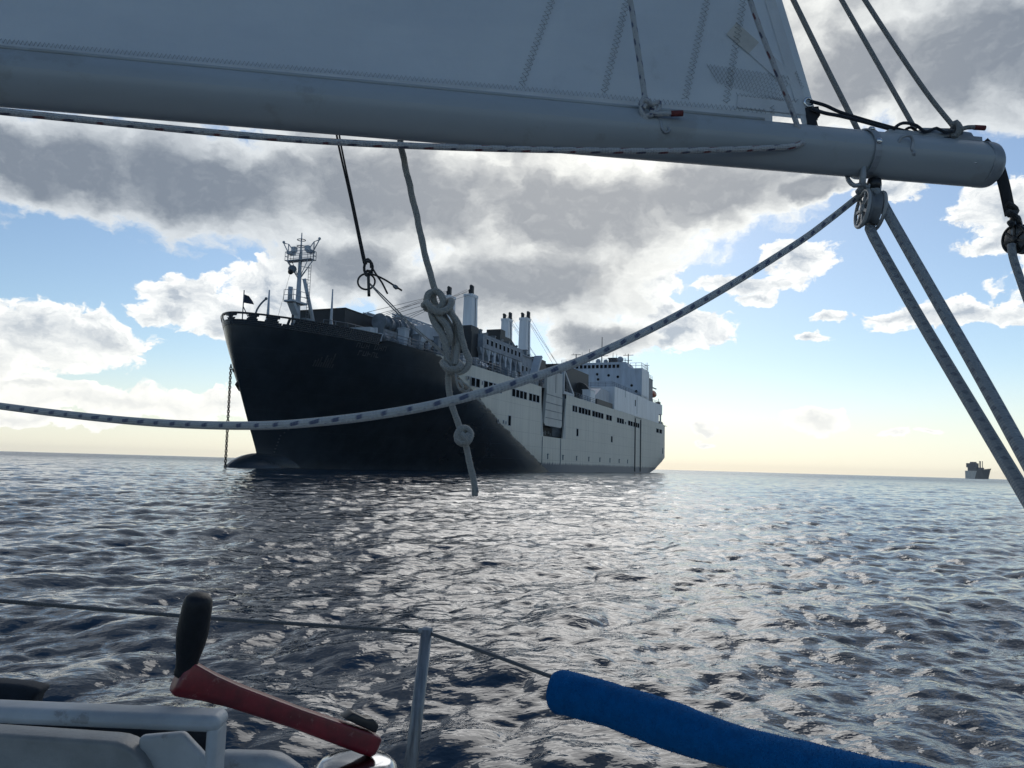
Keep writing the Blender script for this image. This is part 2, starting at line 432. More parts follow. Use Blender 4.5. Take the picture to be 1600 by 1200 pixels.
# ------------------------------------------------------------------ materials of the ships
M = {}
def hull_material(name, dark, grey, boot, bow_shade=True):
    m = bpy.data.materials.new(name); m.use_nodes = True; n = m.node_tree; b = n.nodes['Principled BSDF']; q = G(n)
    o = n.nodes.new('ShaderNodeTexCoord').outputs['Object']
    x, y, z = q.sep(o)
    st = q.noise(q.v('MULTIPLY', o, (1.1, .2, .045)), 1.0, 6, .65)       # vertical streaks
    bl = q.noise(q.v('MULTIPLY', o, (.06, .06, .16)), 1.0, 5, .6)         # worn patches
    pl = q.m('ABSOLUTE', q.m('SUBTRACT', q.m('FRACT', q.m('DIVIDE', z, 2.4)), .5))
    pv = q.m('ABSOLUTE', q.m('SUBTRACT', q.m('FRACT', q.m('DIVIDE', x, 8.2)), .5))
    seam = q.m('MAXIMUM', q.sm(pl, .478, .497), q.m('MULTIPLY', q.sm(pv, .495, .499), .3))
    g1 = q.mix(q.sm(st, .35, .72), tuple(c*.84 for c in grey)+(1,), tuple(grey)+(1,))
    g1 = q.mix(q.m('MULTIPLY', q.sm(bl, .45, .75), .4), g1, tuple(c*.78 for c in grey)+(1,))
    g1 = q.mix(q.m('MULTIPLY', q.sm(st, .58, .8), .55), g1, (.20, .13, .085, 1))
    g1 = q.mix(q.m('MULTIPLY', seam, .5), g1, tuple(c*.45 for c in grey)+(1,))
    zb = q.m('ADD', z, q.m('MULTIPLY_ADD', st, 1.6, -.8))
    g1 = q.mix(q.sm(zb, 2.1, 1.5), g1, tuple(boot)+(1,))
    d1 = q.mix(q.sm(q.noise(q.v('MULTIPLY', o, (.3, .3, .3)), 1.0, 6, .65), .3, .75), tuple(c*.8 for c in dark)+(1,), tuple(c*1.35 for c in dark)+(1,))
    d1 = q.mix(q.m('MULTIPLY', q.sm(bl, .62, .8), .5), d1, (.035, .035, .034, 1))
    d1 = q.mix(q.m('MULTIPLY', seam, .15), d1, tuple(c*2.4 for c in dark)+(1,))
    if bow_shade:
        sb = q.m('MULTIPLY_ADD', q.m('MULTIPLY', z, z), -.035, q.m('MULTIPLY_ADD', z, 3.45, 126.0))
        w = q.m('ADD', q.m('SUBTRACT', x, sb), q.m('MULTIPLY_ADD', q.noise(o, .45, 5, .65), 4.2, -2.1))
        c = q.mix(q.sm(w, -.25, .35), g1, d1)  # shade of the inward-curving forebody, painted dark forward of the flat side
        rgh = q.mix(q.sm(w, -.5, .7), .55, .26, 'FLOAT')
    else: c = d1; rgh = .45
    q.lk(c, b.inputs['Base Color']); q.lk(rgh, b.inputs['Roughness'])
    bn = n.nodes.new('ShaderNodeBump'); bn.inputs['Distance'].default_value = .03
    q.lk(q.m('SUBTRACT', q.noise(o, .5, 3, .5), q.m('MULTIPLY', seam, .2)), bn.inputs['Height']); n.links.new(bn.outputs[0], b.inputs['Normal'])
    return m
M['hull'] = hull_material('ship_hull_paint_bow_shade', (.018, .027, .036), (.76, .73, .635), (.13, .15, .18))  # dark tone is forebody shade put into the colour, grey is the paint
M['white'] = mat('ship_white_paint', (.78, .80, .82), .5, var=.10, scale=.5, stretch=(1.5, 1.5, .18))
M['blue'] = mat('ship_house_paint', (.40, .45, .51), .55, var=.14, scale=.6, stretch=(1.4, 1.4, .3))
M['pale'] = mat('ship_pale_paint', (.46, .50, .54), .5, var=.12, scale=.8)
M['mid'] = mat('ship_weathered_paint', (.16, .19, .22), .6, var=.3, scale=.8)
M['dk'] = mat('ship_dark_paint', (.022, .028, .034), .6, var=.3, scale=.7)
M['deck'] = mat('ship_deck', (.06, .07, .075), .8, var=.25, scale=.3)
M['hole'] = mat('ship_dark_opening', (.008, .010, .013), 1.0, spec=0.0)
M['house2'] = mat('ship_gear_paint', (.22, .26, .31), .6, var=.25, scale=.9)
M['glass'] = mat('ship_dark_glass', (.012, .016, .022), .18, var=.1)
M['slab'] = mat('ship_ramp_paint', (.50, .51, .49), .55, var=.14, scale=.6, stretch=(.6, .6, .25))
M['orange'] = mat('lifeboat_orange', (.55, .12, .04), .45)
M['wire'] = mat('ship_rigging_wire', (.06, .065, .07), .6)
M['black'] = mat('ship_black', (.008, .009, .010), .6)
M['flag'] = mat('flag_cloth', (.02, .03, .06), .8)

# ------------------------------------------------------------------ hull form (x forward from the stern, y to port, z up)
def lut(t, xs, ys): return float(np.interp(t, xs, ys))
HB = 15.5
STZ = [-4, 0, 1.5, 3.2, 5.9, 9.2, 12, 15, 18.6]; STX = [193.2, 193.2, 193.6, 194.4, 195.8, 197.2, 198.3, 199.2, 199.9]
def stem(z): return lut(z, STZ, STX)
DX = [0, .02, .05, .15, .3, .6, 1, 2, 4, 6, 8, 10, 14, 18, 22, 27, 32, 36]
DY = [0, .22, .38, .72, 1.08, 1.62, 2.2, 3.33, 5.05, 6.45, 7.66, 8.76, 10.6, 12.2, 13.4, 14.6, 15.2, 15.5]
WXn = [0, .03, .1, .2, .3, .4, .5, .6, .7, .8, .9, 1.0]; WYn = [0, .02, .075, .17, .29, .42, .55, .68, .80, .90, .97, 1.0]
def flat_start(z): z = max(z, 0); return 126+3.45*z-.035*z*z if z < 12 else lut(z, [12, 16.4, 18.6], [162.3, 164, 164])
def half(s, z):
    d = stem(z)-s
    if d <= 0: return 0.0
    Lz = stem(z)-flat_start(z)
    fd = lut(d/Lz*36, DX, DY); fwl = lut(d/Lz, WXn, WYn)*HB
    w = max(0, min(1, z/18.3))**1.35
    return fd*w+fwl*(1-w)
def sheer(s): return lut(s, [0, 164, 172, 179, 183.6, 184.0, 199.9], [16.4, 16.4, 16.65, 17.1, 17.45, 18.05, 18.55])
def htop(s): return sheer(s) if s < 184 else sheer(s)-1.45
def stern_x(z): return max(0.0, (5.3-z)*3.9) if z > 1.2 else 16+ (1.2-z)*8
def hull_mesh(open_ramp=True):
    mb = MB(); us = np.concatenate([[0, .02, .05, .1, .2, .3, .4, .5, .58, .583], np.linspace(.62, .66, 3), np.linspace(.665, .8, 12), 1-.2*np.linspace(1, 0, 46)[1:]**1.9])
    S0 = [0, 8, 20, 35, 50, 65, 80, 95, 110, 117, 132.5, 140]
    lv = [-3, -1, 0, 1.2, 2.4, 4, 5.3, 7.0, 8.8, 10.5, 12, 13.2, 14.4, 15.4]
    for side in (1, -1):
        rows = []
        for zi in range(len(lv)+3):
            row = []
            for i, s in enumerate(S0):
                sx = s; 
                z = lv[zi] if zi < len(lv) else lv[-1]+(htop(s)-lv[-1])*(zi-len(lv)+1)/3
                sx = max(s, stern_x(z)) if i < 4 else s
                if i == 1: sx = max(sx, stern_x(z)+3)
                if i == 2: sx = max(sx, stern_x(z)+8)
                if i == 3: sx = max(sx, stern_x(z)+14)
                y = half(sx, z)
                if sx < 30: y = min(y, HB-(1-min(1, max(0, sx-stern_x(z))/9))**2*1.2 - max(0, 4-z)*.25*(1-sx/30))
                row.append((sx, side*y, z))
            for u in np.concatenate([np.linspace(.05, .55, 16), 1-.45*np.linspace(1, 0, 34)[1:]**2.0]):
                zt = lv[zi] if zi < len(lv) else None
                s = 140+(199-140)*u
                for _ in range(3):
                    z = zt if zt is not None else lv[-1]+(htop(min(s, 199.9))-lv[-1])*(zi-len(lv)+1)/3
                    s = 140+(stem(z)-140)*u
                row.append((s, side*half(s, z), z))
            rows.append(row)
        b0 = len(mb.f); mb.grid(rows if side < 0 else [r for r in rows], True)
        nc = len(rows[0])-1
        if side > 0 and open_ramp:        # leave the ramp port open in the port side
            keep = []
            for k in range(b0, len(mb.f)):
                zi, ci = divmod(k-b0, nc)
                if ci == 9 and zi >= 7: continue
                keep.append(k)
            fs = [mb.f[k] for k in range(b0)]+[mb.f[k] for k in keep]
            mb.f = fs; mb.mi = [0]*len(fs); mb.sm = set(range(len(fs)))
        if side < 0: mb.f = mb.f[:b0]+[tuple(reversed(f)) for f in mb.f[b0:]]
    # transom
    z_ = lv+[16.4]
    P = []
    for z in z_:
        sx = stern_x(z); y = HB-1.2-max(0, 4-z)*.25*(1-sx/30); P.append((sx, y, z))
    rows = [[(p[0], p[1], p[2]), (p[0], -p[1], p[2])] for p in P]
    mb.grid(rows, False)
    return mb
def bulwark(mb, holes):
    """raised bow bulwark with mooring openings, both sides"""
    for side in (1, -1):
        ss = [199.9-15.9*((i/90)**1.7) for i in range(91)]
        zs = [i/7 for i in range(8)]
        def pt(s, k, inn):
            top = sheer(s); z = top-1.5+1.5*zs[k]; s2 = min(s, stem(z)); y = max(0, half(s2, z)-inn)
            return Vector((s2-(inn if s > 199 else 0), side*y, z))
        for i in range(90):
            for k in range(7):
                sm, zm = (ss[i]+ss[i+1])/2, 1.5*(zs[k]+zs[k+1])/2
                if any(((sm-hs)/rx)**2+((zm-hz)/rz)**2 < 1 for hs, hz, rx, rz in holes): continue
                b = len(mb.v); mb.v += [pt(ss[i], k, -.04), pt(ss[i+1], k, -.04), pt(ss[i+1], k+1, -.04), pt(ss[i], k+1, -.04),
                                        pt(ss[i], k, .14), pt(ss[i+1], k, .14), pt(ss[i+1], k+1, .14), pt(ss[i], k+1, .14)]
                mb.face((b, b+1, b+2, b+3), None, True); mb.face((b+7, b+6, b+5, b+4), None, True)
                mb.face((b+3, b+2, b+6, b+7)); mb.face((b, b+4, b+5, b+1)); mb.face((b+1, b+5, b+6, b+2)); mb.face((b, b+3, b+7, b+4))
    return mb
def railing(mb, pts, h=1.1, gap=2.0, r=.045, rails=3):
    pts = [Vector(p) for p in pts]
    for k in range(rails): mb.tube([p+Vector((0, 0, h*(k+1)/rails)) for p in pts], r*.8, 4)
    for a, b in zip(pts, pts[1:]):
        n = max(1, int((b-a).length/gap))
        for i in range(n+1):
            p = a.lerp(b, i/n); mb.tube([p, p+Vector((0, 0, h))], r, 4)
    return mb

SHIP_O = Vector((40.99436, 275.8064, 0)); SHIP_ROT = rad(-112)
ship = empty('cargo_ship', SHIP_O, 'huge anchored cargo ship with weathered grey sides and shade painted dark on its bow', 'ship', SHIP_ROT, True)
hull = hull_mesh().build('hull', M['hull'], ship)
holes = [(199.3, .95, .42, .36), (197.9, .95, .42, .36), (196.0, .95, .5, .42), (195.1, .95, .3, .3)]
bw = bulwark(MB(), holes).build('bulwark', M['hull'], ship); bw['label'] = 'bow bulwark painted dark as shade, pierced by mooring openings'
# decks
mb = MB()
ss = [1, 60, 116, 117, 132.5, 133, 150, 165, 172, 178, 183, 184.2, 187, 190, 193, 196, 198, 199, 199.6]
row = [[(s, half(s, 16.4)-.05 if s < 184 else half(s, 17)-.05, (sheer(s)-.12 if s < 184 else 17.05)), (s, -(half(s, 16.4)-.05 if s < 184 else half(s, 17)-.05), (sheer(s)-.12 if s < 184 else 17.05))] for s in ss]
mb.grid(row, False).build('main_deck', M['deck'], ship)
# bulbous forefoot just breaking the surface
mb = MB(); rows = []
for i in range(15):
    t = i/14; s = 186+13.4*t; k = math.sqrt(max(0, 1-max(0, (t-.55)/.45)**2))
    ry, rz, zc = 2.4*k*min(1, .55+t), 2.9*k, -1.35+.30*math.sin(t*3)
    rows.append([(s, ry*math.sin(a), zc+rz*math.cos(a)) for a in [2*math.pi*j/20 for j in range(21)]])
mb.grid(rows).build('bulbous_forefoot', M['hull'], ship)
# hull lettering and draught marks, faded
mt_faint = mat('faded_hull_lettering', (.050, .058, .066), .7, var=.4, scale=2)
mb = MB()
def on_hull(s, z, off=.03):
    y = half(s, z); e = .05; ny = Vector((-(half(s+e, z)-half(s-e, z))/(2*e), 1, -(half(s, z+e)-half(s, z-e))/(2*e))).normalized()
    return Vector((s, y, z)), ny
def hull_dash(mb, s, z, ds, dz):
    P = []
    for (a, c) in ((s, z), (s+ds, z), (s+ds, z+dz), (s, z+dz)):
        p, nn = on_hull(a, c); P.append((p+nn*.01, p+nn*.05))
    mb.hexa([p[0] for p in P]+[p[1] for p in P])
for k in range(7):
    s = 186.8-.62*k
    if k in (3,): continue
    hull_dash(mb, s, 15.95, .10, .62); hull_dash(mb, s-.36, 15.95, .10, .62)
    hull_dash(mb, s-.34, (16.44, 15.95, 16.2)[k % 3], .42, .12)
for k in range(5):
    s = 186.2-.62*k
    hull_dash(mb, s, 15.0, .10, .6); hull_dash(mb, s-.34, (15.5, 15.0, 15.25)[k % 3], .42, .11)
    if k % 2: hull_dash(mb, s-.36, 15.0, .10, .6)
mb.build('hull_lettering', mt_faint, ship)['kind'] = 'stuff'
mb = MB()
for k in range(12): hull_dash(mb, 191.2-.05*k+max(0, k-8)*-.35, .7+.42*k, .22, .16)
mb.build('draught_marks', mt_faint, ship)['kind'] = 'stuff'
# worn paint fan below the hawse
mb = MB()
for k in range(9):
    hull_dash(mb, 188.7+.28*k, 13.0, .16, .5+1.5*abs(math.sin(k*1.9))*(1-.08*k))
mb.build('rubbed_paint', mat('rubbed_paint', (.034, .042, .048), .7, var=.4, scale=3), ship)['kind'] = 'stuff'

# side openings in the grey shell: frame and dark opening
def opening(s0, s1, z0, z1, name='side_opening', t=HB, d=1):
    mb = MB(); e = .10; y = t
    mb.mat(1).box(s0, s1, y-.02, y+.012, z0, z1)
    mb.mat(0)
    for (a, b2, c2, d2) in ((s0-e, s1+e, z1, z1+e), (s0-e, s1+e, z0-e, z0), (s0-e, s0, z0, z1), (s1, s1+e, z0, z1)): mb.box(a, b2, y-.02, y+.05, c2, d2)
    return mb.build(name, [M['pale'], M['hole']], ship)
def opening_row(s_hi, s_lo, n, gap=.35, z0=13.2, z1=14.5):
    w = (s_hi-s_lo-gap*(n-1))/n
    for i in range(n):
        a = s_hi-i*(w+gap); opening(a-w, a, z0, z1)
opening_row(170.6, 166.6, 2, .4, 13.3, 14.6) if False else None
for (hi, lo, n) in ((164.6, 161.4, 2), (159.8, 152.4, 4), (147.7, 140.5, 4), (139.3, 133.7, 3), (112.5, 109.1, 2), (108.0, 98.5, 4), (97.0, 87.1, 4), (84.3, 78.9, 2), (73.4, 65.8, 3), (60.8, 55.2, 2), (54.4, 46.7, 3), (21.3, 17.2, 1), (16.0, 11.7, 1)):
    opening_row(hi, lo, n)
opening(160.3, 160.6, 13.8, 14.3); opening(165.4, 165.8, 14.0, 14.5); opening(63.4, 64.4, 13.3, 13.9)
for (a, b2, c2, d2) in ((147.9, 149.1, 8.0, 9.7), (107.9, 109.3, 8.0, 9.6), (77.8, 79.3, 7.8, 9.3), (153.2, 153.6, 8.2, 8.7), (151.0, 151.4, 8.2, 8.7), (149.9, 150.2, 8.2, 8.6), (9.6, 10.6, 6.5, 8.4)):
    opening(a, b2, c2, d2, 'shell_door')
for k in range(8): # overboard discharges along the boot top
    s = 128-9.6*k; mb = MB(); mb.box(s, s+.35, HB-.02, HB+.14, 2.6, 3.5); mb.box(s-.1, s+.45, HB-.02, HB+.22, 3.5, 3.65); mb.build('discharge_guard', M['mid'], ship)
# fender rails down the side and faint pilot frame
for s in (52.2, 44.9):
    mb = MB(); mb.box(s-.32, s+.32, HB-.05, HB+.22, .4, 15.7); mb.build('fender_rail', M['dk'], ship)
mb = MB(); mb.box(43.5, 53, HB-.02, HB+.10, 15.95, 16.12); mb.build('gangway_lintel', M['mid'], ship)
for s in (131.5, 120.2):
    mb = MB(); mb.box(s-.09, s+.09, HB-.02, HB+.09, 1.6, 6.9); mb.build('side_stiffener', M['mid'], ship)
# ramp port: recess, stowed ramp slab, jamb wedges
mb = MB(); D = 3.2
mb.box(117, 132.5, HB-D-.2, HB-D, 7.0, 16.4); mb.box(116.8, 117.02, HB-D, HB-.03, 7.0, 16.4); mb.box(132.48, 132.7, HB-D, HB-.03, 7.0, 16.4); mb.box(117, 132.5, HB-D, HB-.03, 6.8, 7.02)
mb.build('ramp_recess', M['dk'], ship)
mb = MB(); mb.prism([(117, HB-.3, 7.0), (118.8, HB-.3, 7.0), (117, HB-.3, 15.6)], (0, .3, 0)); mb.build('port_jamb', M['slab'], ship); mb = MB(); mb.prism([(132.5, HB-.3, 7.0), (130.9, HB-.3, 7.0), (132.5, HB-.3, 13.4)], (0, .3, 0))
mb.build('port_jamb', M['slab'], ship)
mb = MB(); mb.prism([(116.7, HB-.45, 7.4), (119.6, HB-2.6, 7.4), (119.6, HB-2.6, 16.4), (116.7, HB-.45, 16.4)], (.2, .2, 0)); mb.build('recess_cheek', M['mid'], ship)
mb = MB(); mb.prism([(119.9, HB-.5, 9.6), (120.6, HB-.5, 9.1), (130.2, HB-.5, 9.1), (131.0, HB-.5, 9.6), (130.4, HB-.5, 12), (129.9, HB-.5, 15.3), (129.5, HB-.5, 20.3), (120.1, HB-.5, 20.3), (120.0, HB-.5, 15.3)], (0, .62, 0))
slab = mb.build('side_ramp', M['slab'], ship); slab['label'] = 'pale slab of the stowed side ramp'
mb = MB()
for z in (10.6, 12.1, 13.6, 15.2): mb.box(120.2, 130.2, HB+.10, HB+.17, z, z+.14)
mb.box(124.2, 124.55, HB+.1, HB+.15, 16.0, 20.0)
mb.build('ramp_rib', M['mid'], slab)
mb = MB(); mb.box(119.8, 130.9, HB-2.2, HB-2.1, 7.05, 9.0)
for k in range(9): mb.mat(1).box(120.6+1.05*k, 121.2+1.05*k, HB-2.1, HB-2.04, 7.5+.3*(k % 3), 8.0+.35*(k % 2))
mb.build('port_sill_gear', [M['black'], M['mid']], ship)
def davit(s, flip):
    mb = MB(); y = HB-.6; d = 7.2*flip
    for a, c2 in (((s, y, 16.3), (s, y, 21.7)), ((s, y, 21.7), (s-d, y, 16.8)), ((s, y, 16.8), (s-d, y, 16.8))): mb.obox(a, c2, .55, .55)
    return mb.build('ramp_davit', M['pale'], ship)
davit(117.6, 1)
mb = MB(); mb.obox((134.2, HB-1.5, 17), (130.6, HB-1.5, 22.6), 1.6, .5); mb.obox((140, HB-1, 16.7), (133.4, HB-1, 16.7), .5, .5); mb.obox((131, HB-1.5, 16.4), (131, HB-1.5, 21.9), .4, .4); mb.build('ramp_davit', M['pale'], ship)

# --- foremast
mast_s = 187.4
mb = MB(); mb.tube([(mast_s, 0, 17), (mast_s, 0, 21.6), (mast_s, 0, 28.2)], [.55, .36, .24], 12); mb.tube([(mast_s, 0, 28.2), (mast_s, 0, 31.9)], [.16, .07], 8)
fm = mb.build('foremast', M['pale'], ship)
mb = MB(); mb.tube([(mast_s-.4, .5, 25.6), (mast_s-3.2, 1.2, 17.2)], .26, 8); mb.build('mast_stay_strut', M['pale'], fm)
mb = MB(); zc = 28.0
mb.box(mast_s-.6, mast_s+.6, -2.1, 2.1, zc, zc+.10)
for y in (-2.1, 2.1): mb.tube([(mast_s, y*1.0, zc), (mast_s, y*.1, zc-2.4)], .075, 6); mb.tube([(mast_s+.5, y*.8, zc), (mast_s, 0, zc-2.4)], .055, 6); mb.tube([(mast_s-.5, y*.8, zc), (mast_s, 0, zc-2.4)], .055, 6)
railing(mb, [(mast_s-.6, -2.1, zc), (mast_s+.6, -2.1, zc), (mast_s+.6, 2.1, zc), (mast_s-.6, 2.1, zc), (mast_s-.6, -2.1, zc)], 1.25, 1.2, .045, 2)
for y in (-1, 1):
    mb.tube([(mast_s, 2.1*y, zc), (mast_s, 2.1*y, zc+2.5), (mast_s, 2.95*y, zc+2.7)], .075, 6); mb.tube([(mast_s, 2.95*y, zc+2.7), (mast_s, 2.1*y, zc+1.3)], .08, 6); mb.tube([(mast_s, 2.1*y, zc+2.5), (mast_s, 1.0*y, zc+1.2)], .07, 6)
    mb.sphere((mast_s, 2.95*y, zc+2.85), .2, 8); mb.box(mast_s-.3, mast_s+.3, 1.1*y-.3, 1.1*y+.3, zc+1.3, zc+2.0); mb.box(mast_s-.5, mast_s+.5, 1.6*y-.4, 1.6*y+.4, zc+1.0, zc+1.35)
mb.build('mast_platform', M['pale'], fm)
mb = MB()
for z in (30.0, 30.9): mb = MB(); mb.tube([Vector((mast_s+.55*math.cos(a), .55*math.sin(a), z)) for a in [2*math.pi*i/12 for i in range(12)]], .06, 5, closed=True); mb.tube([(mast_s-.5, -.3, z), (mast_s+.5, .3, z)], .05, 4); mb.build('ring_antenna', M['mid'], fm)
mb = MB(); mb._lathe([(.0, .25), (.5, .2), (.58, 0), (.36, -.25), (.15, -.3)], Vector((mast_s+.8, -.6, 26.7)), Vector((.6, .5, .1)).normalized(), 14); mb.build('mast_siren', M['mid'], fm)
mb = MB(); mb.prism([(mast_s+2.0, -.8, 22.0), (mast_s+2.0, .8, 22.0), (mast_s-1.0, .8, 22.0), (mast_s-1.0, -.8, 22.0)], (0, 0, .25))
mb.obox((mast_s+1.4, 0, 22), (mast_s+.3, 0, 20.6), 1.0, .5); railing(mb, [(mast_s+2.0, -.8, 22.2), (mast_s+2.0, .8, 22.2), (mast_s-1.0, .8, 22.2)], 1.4, 1.1, .05, 2); mb.tube([(mast_s+1.7, 0, 22.2), (mast_s+1.7, 0, 24.0)], .32, 10)
mb.build('lower_platform', M['pale'], fm)
mb = MB()
for y in (.75, 1.15): mb.tube([(mast_s-.9, y, 17.2), (mast_s-.9, y, 27.6)], .04, 4)
for k in range(24): mb.tube([(mast_s-.9, .75, 17.5+.42*k), (mast_s-.9, 1.15, 17.5+.42*k)], .025, 4)
for z in (20, 23, 25.5, 27.2): mb.tube([(mast_s, .2, z), (mast_s-.9, .95, z)], .04, 4)
mb.build('mast_ladder', M['mid'], fm)
# --- forecastle fittings
mb = MB(); mb.tube([(197.8, 0, 17), (197.8, 0, 21.6)], .07, 6); mb.tube([(196.6, .8, 17), (197.8, 0, 19.6)], .06, 6); js = mb.build('jackstaff', M['mid'], ship)
mb = MB(); mb.prism([(197.75, 0, 21.1), (197.3, .35, 20.95), (196.9, .6, 20.4), (196.7, .7, 20.0), (197.75, 0, 20.05)], (.03, .03, 0)); mb.build('flag', M['flag'], js)
mb = MB(); mb.tube(spline([(196.2, .6, 17), (196.2, .6, 19.0), (195.8, .9, 20.2), (195.4, 1.3, 20.9)], .4), .12, 6); mb.sphere((195.35, 1.35, 21), .2, 6); mb.build('deck_davit', M['mid'], ship)
for (px, py, tt) in ((421, 453, 2.0), (520, 452, 6.6)):
    # flood-light pole with splayed legs
    d = ray(px, py); n_ = Vector((.92718, -.37461, 0)); h_ = Vector((-.37461, -.92718, 0))
    k = ((SHIP_O+n_*tt-CAMP).dot(n_))/d.dot(n_); p = CAMP+d*k; s = (p-SHIP_O).dot(h_); z = p.z
    mb = MB(); mb.tube([(s, tt, 17), (s, tt, z)], [.24, .08], 8)
    for a in (-.9, .9): mb.tube([(s+.6*a, tt+a, 17.1), (s, tt, 19.6)], .09, 6)
    mb.build('light_pole', M['pale'], ship)
mb = MB(); mb.tube([(190.8, 4.2, 17), (190.8, 4.2, 18.9)], .1, 6); mb.box(190.2, 191.4, 3.8, 4.6, 18.7, 19.2); mb.build('search_light', M['mid'], ship)
mb = MB(); railing(mb, [(184.4, 8.6, 17.05), (187.5, 8.2, 17.05), (190.5, 6.6, 17.05)], 2.0, 1.3, .05, 3); mb.build('railing', M['mid'], ship)
mb = MB()
for y in (-3.2, 3.2):
    mb = MB(); mb.tube([(190.4, y-.9, 18.0), (190.4, y+.9, 18.0)], .75, 12); mb.box(189.6, 191.2, y-1.2, y-.95, 17.05, 18.7); mb.box(189.6, 191.2, y+.95, y+1.2, 17.05, 18.7); mb.build('anchor_windlass', M['mid'], ship)
mb = MB(); mb.box(184.0, 185.2, 6.8, 10.2, 17.3, 18.9); mb.box(183.7, 184.0, 6.6, 10.4, 17.3, 19.0); mb.build('breakwater', M['pale'], ship)
# dark house behind the mast and the cargo gear between it and the cranes
mb = MB(); mb.box(168, 183, -4.4, 4.6, 16.4, 22.05); mb.box(167.9, 183.1, -4.5, 4.7, 22.05, 22.2)
house = mb.build('hold_house', M['dk'], ship)
mb = MB(); railing(mb, [(183.3, -4.2, 17), (183.3, 7.5, 17)], 2.2, 1.4, .05, 3); mb.build('railing', M['mid'], ship)
for i, s in enumerate((175.5, 171.2)):
    mb = MB(); mb.tube([(s-1.7, 6.6, 21.2), (s+1.7, 6.6, 21.2)], .95, 12)
    for a in (-1.8, 0, 1.8): mb.tube([(s+a, 6.6, 21.2), (s+a+.12, 6.6, 21.2)], 1.25, 14)
    mb.box(s-1.9, s+1.9, 5.8, 7.4, 18.6, 20.2); mb.box(s-2, s+2, 5.4, 7.8, 16.4, 18.6); mb.build('mooring_winch', M['mid'], ship)
mb = MB(); mb.prism([(166.5, 6.5, 21.2), (166.5, 6.5, 22.6), (163, 6.5, 23.4), (153, 6.5, 22.6), (153, 6.5, 21.2)], (0, -8, 0)); mb.build('hatch_cover', M['blue'], ship)
mb = MB(); mb.box(153, 167, -1.5, 6.3, 16.4, 21.2); mb.build('hatch_coaming', M['dk'], ship)
# bulwark gear along the fore deck edge: stanchions, stores and pipes
mb = MB(); railing(mb, [(183, half(183, 17)-.3, 17.3), (179, half(179, 16.8)-.3, 17.0), (172, half(172, 16.6)-.3, 16.6), (165, 15.1, 16.4), (152, 15.2, 16.4)], 1.3, 1.6, .06, 3); mb.build('railing', M['mid'], ship)
rs = random.Random(4)
for k in range(26):
    s = 182-1.15*k+rs.uniform(-.3, .3); y = min(half(s, 16.6)-1.2, 13.8)-rs.uniform(0, 2.2); w, d2, h2 = rs.uniform(.5, 1.5), rs.uniform(.5, 1.2), rs.uniform(1.0, 3.4)
    mb = MB(); z0 = sheer(s)-.2
    if k % 3 == 0: mb.tube([(s, y, z0), (s, y, z0+h2*.7), (s+.1, y+.5, z0+h2)], [.3, .3, .5], 8); nm = 'deck_vent'
    elif k % 3 == 1: mb.box(s-w/2, s+w/2, y-d2/2, y+d2/2, z0, z0+h2); mb.box(s-w/2-.1, s+w/2+.1, y-d2/2-.1, y+d2/2+.1, z0+h2, z0+h2+.15); nm = 'deck_locker'
    else: mb.tube([(s-w, y, z0+.8), (s+w, y, z0+.8)], .4, 8); mb.box(s-w*.8, s-w*.6, y-.4, y+.4, z0, z0+.8); mb.box(s+w*.6, s+w*.8, y-.4, y+.4, z0, z0+.8); nm = 'deck_reel'
    mb.build(nm, M[('mid', 'pale', 'mid', 'deck', 'blue')[k % 5]], ship)

# --- midship house with its arcade
mb = MB(); mb.box(117.5, 152, -9, 9.4, 16.4, 23.4); mb.box(133, 152, 9.4, 11.6, 21.2, 23.6); mb.box(117.4, 152.2, -9.2, 9.6, 23.4, 23.65)
mb.build('midship_house', M['house2'], ship)
for k in range(8):
    s = 151.5-2.55*k; mb = MB(); mb.box(s-.35, s+.35, 10.7, 11.5, 16.4, 21.2); mb.prism([(s+.35, 10.8, 21.2), (s+.35, 10.8, 19.9), (s+1.4, 10.8, 21.2)], (0, .6, 0)); mb.prism([(s-.35, 10.8, 21.2), (s-1.1, 10.8, 21.2), (s-.35, 10.8, 19.9)], (0, .6, 0))
    mb.build('arcade_pillar', M['blue'] if k % 3 else M['house2'], ship)
for k in range(9):
    s = 150-1.9*k; mb = MB(); mb.mat(1).box(s-.35, s+.35, 11.55, 11.63, 22.0, 22.9); mb.mat(0).box(s-.45, s+.45, 11.55, 11.68, 22.9, 23.0); mb.build('house_window', [M['pale'], M['hole']], ship)
for k in range(5):
    s = 131.5-2.2*k; mb = MB(); mb.mat(1).box(s-.35, s+.35, 9.35, 9.43, 20.2, 21.3); mb.mat(0).box(s-.45, s+.45, 9.35, 9.48, 21.3, 21.4); mb.build('house_window', [M['pale'], M['hole']], ship)
mb = MB(); mb.box(118, 133, 9.4, 12.6, 16.4, 18.2); mb.box(134, 150, 11.7, 12.9, 16.4, 17.6); mb.build('side_gallery', M['mid'], ship)
mb = MB(); railing(mb, [(152, 14.9, 16.4), (134.5, 14.9, 16.4)], 1.2, 1.6, .06, 3); mb.build('railing', M['mid'], ship)
for k in range(16):
    s = 151-1.9*k+rs.uniform(-.4, .4); mb = MB(); w = rs.uniform(.2, .55); h2 = rs.uniform(.5, 1.5)
    if k % 4 == 0: mb.tube([(s, 8.5, 23.6), (s, 8.5, 24.9)], .06, 5); mb.sphere((s, 8.5, 25.1), .28, 8)
    else: mb.box(s-w, s+w, 7.6, 9.2, 23.6, 23.6+h2); mb.box(s-w-.08, s+w+.08, 7.5, 9.3, 23.6+h2, 23.72+h2)
    mb.build('roof_vent', M['mid'], ship)
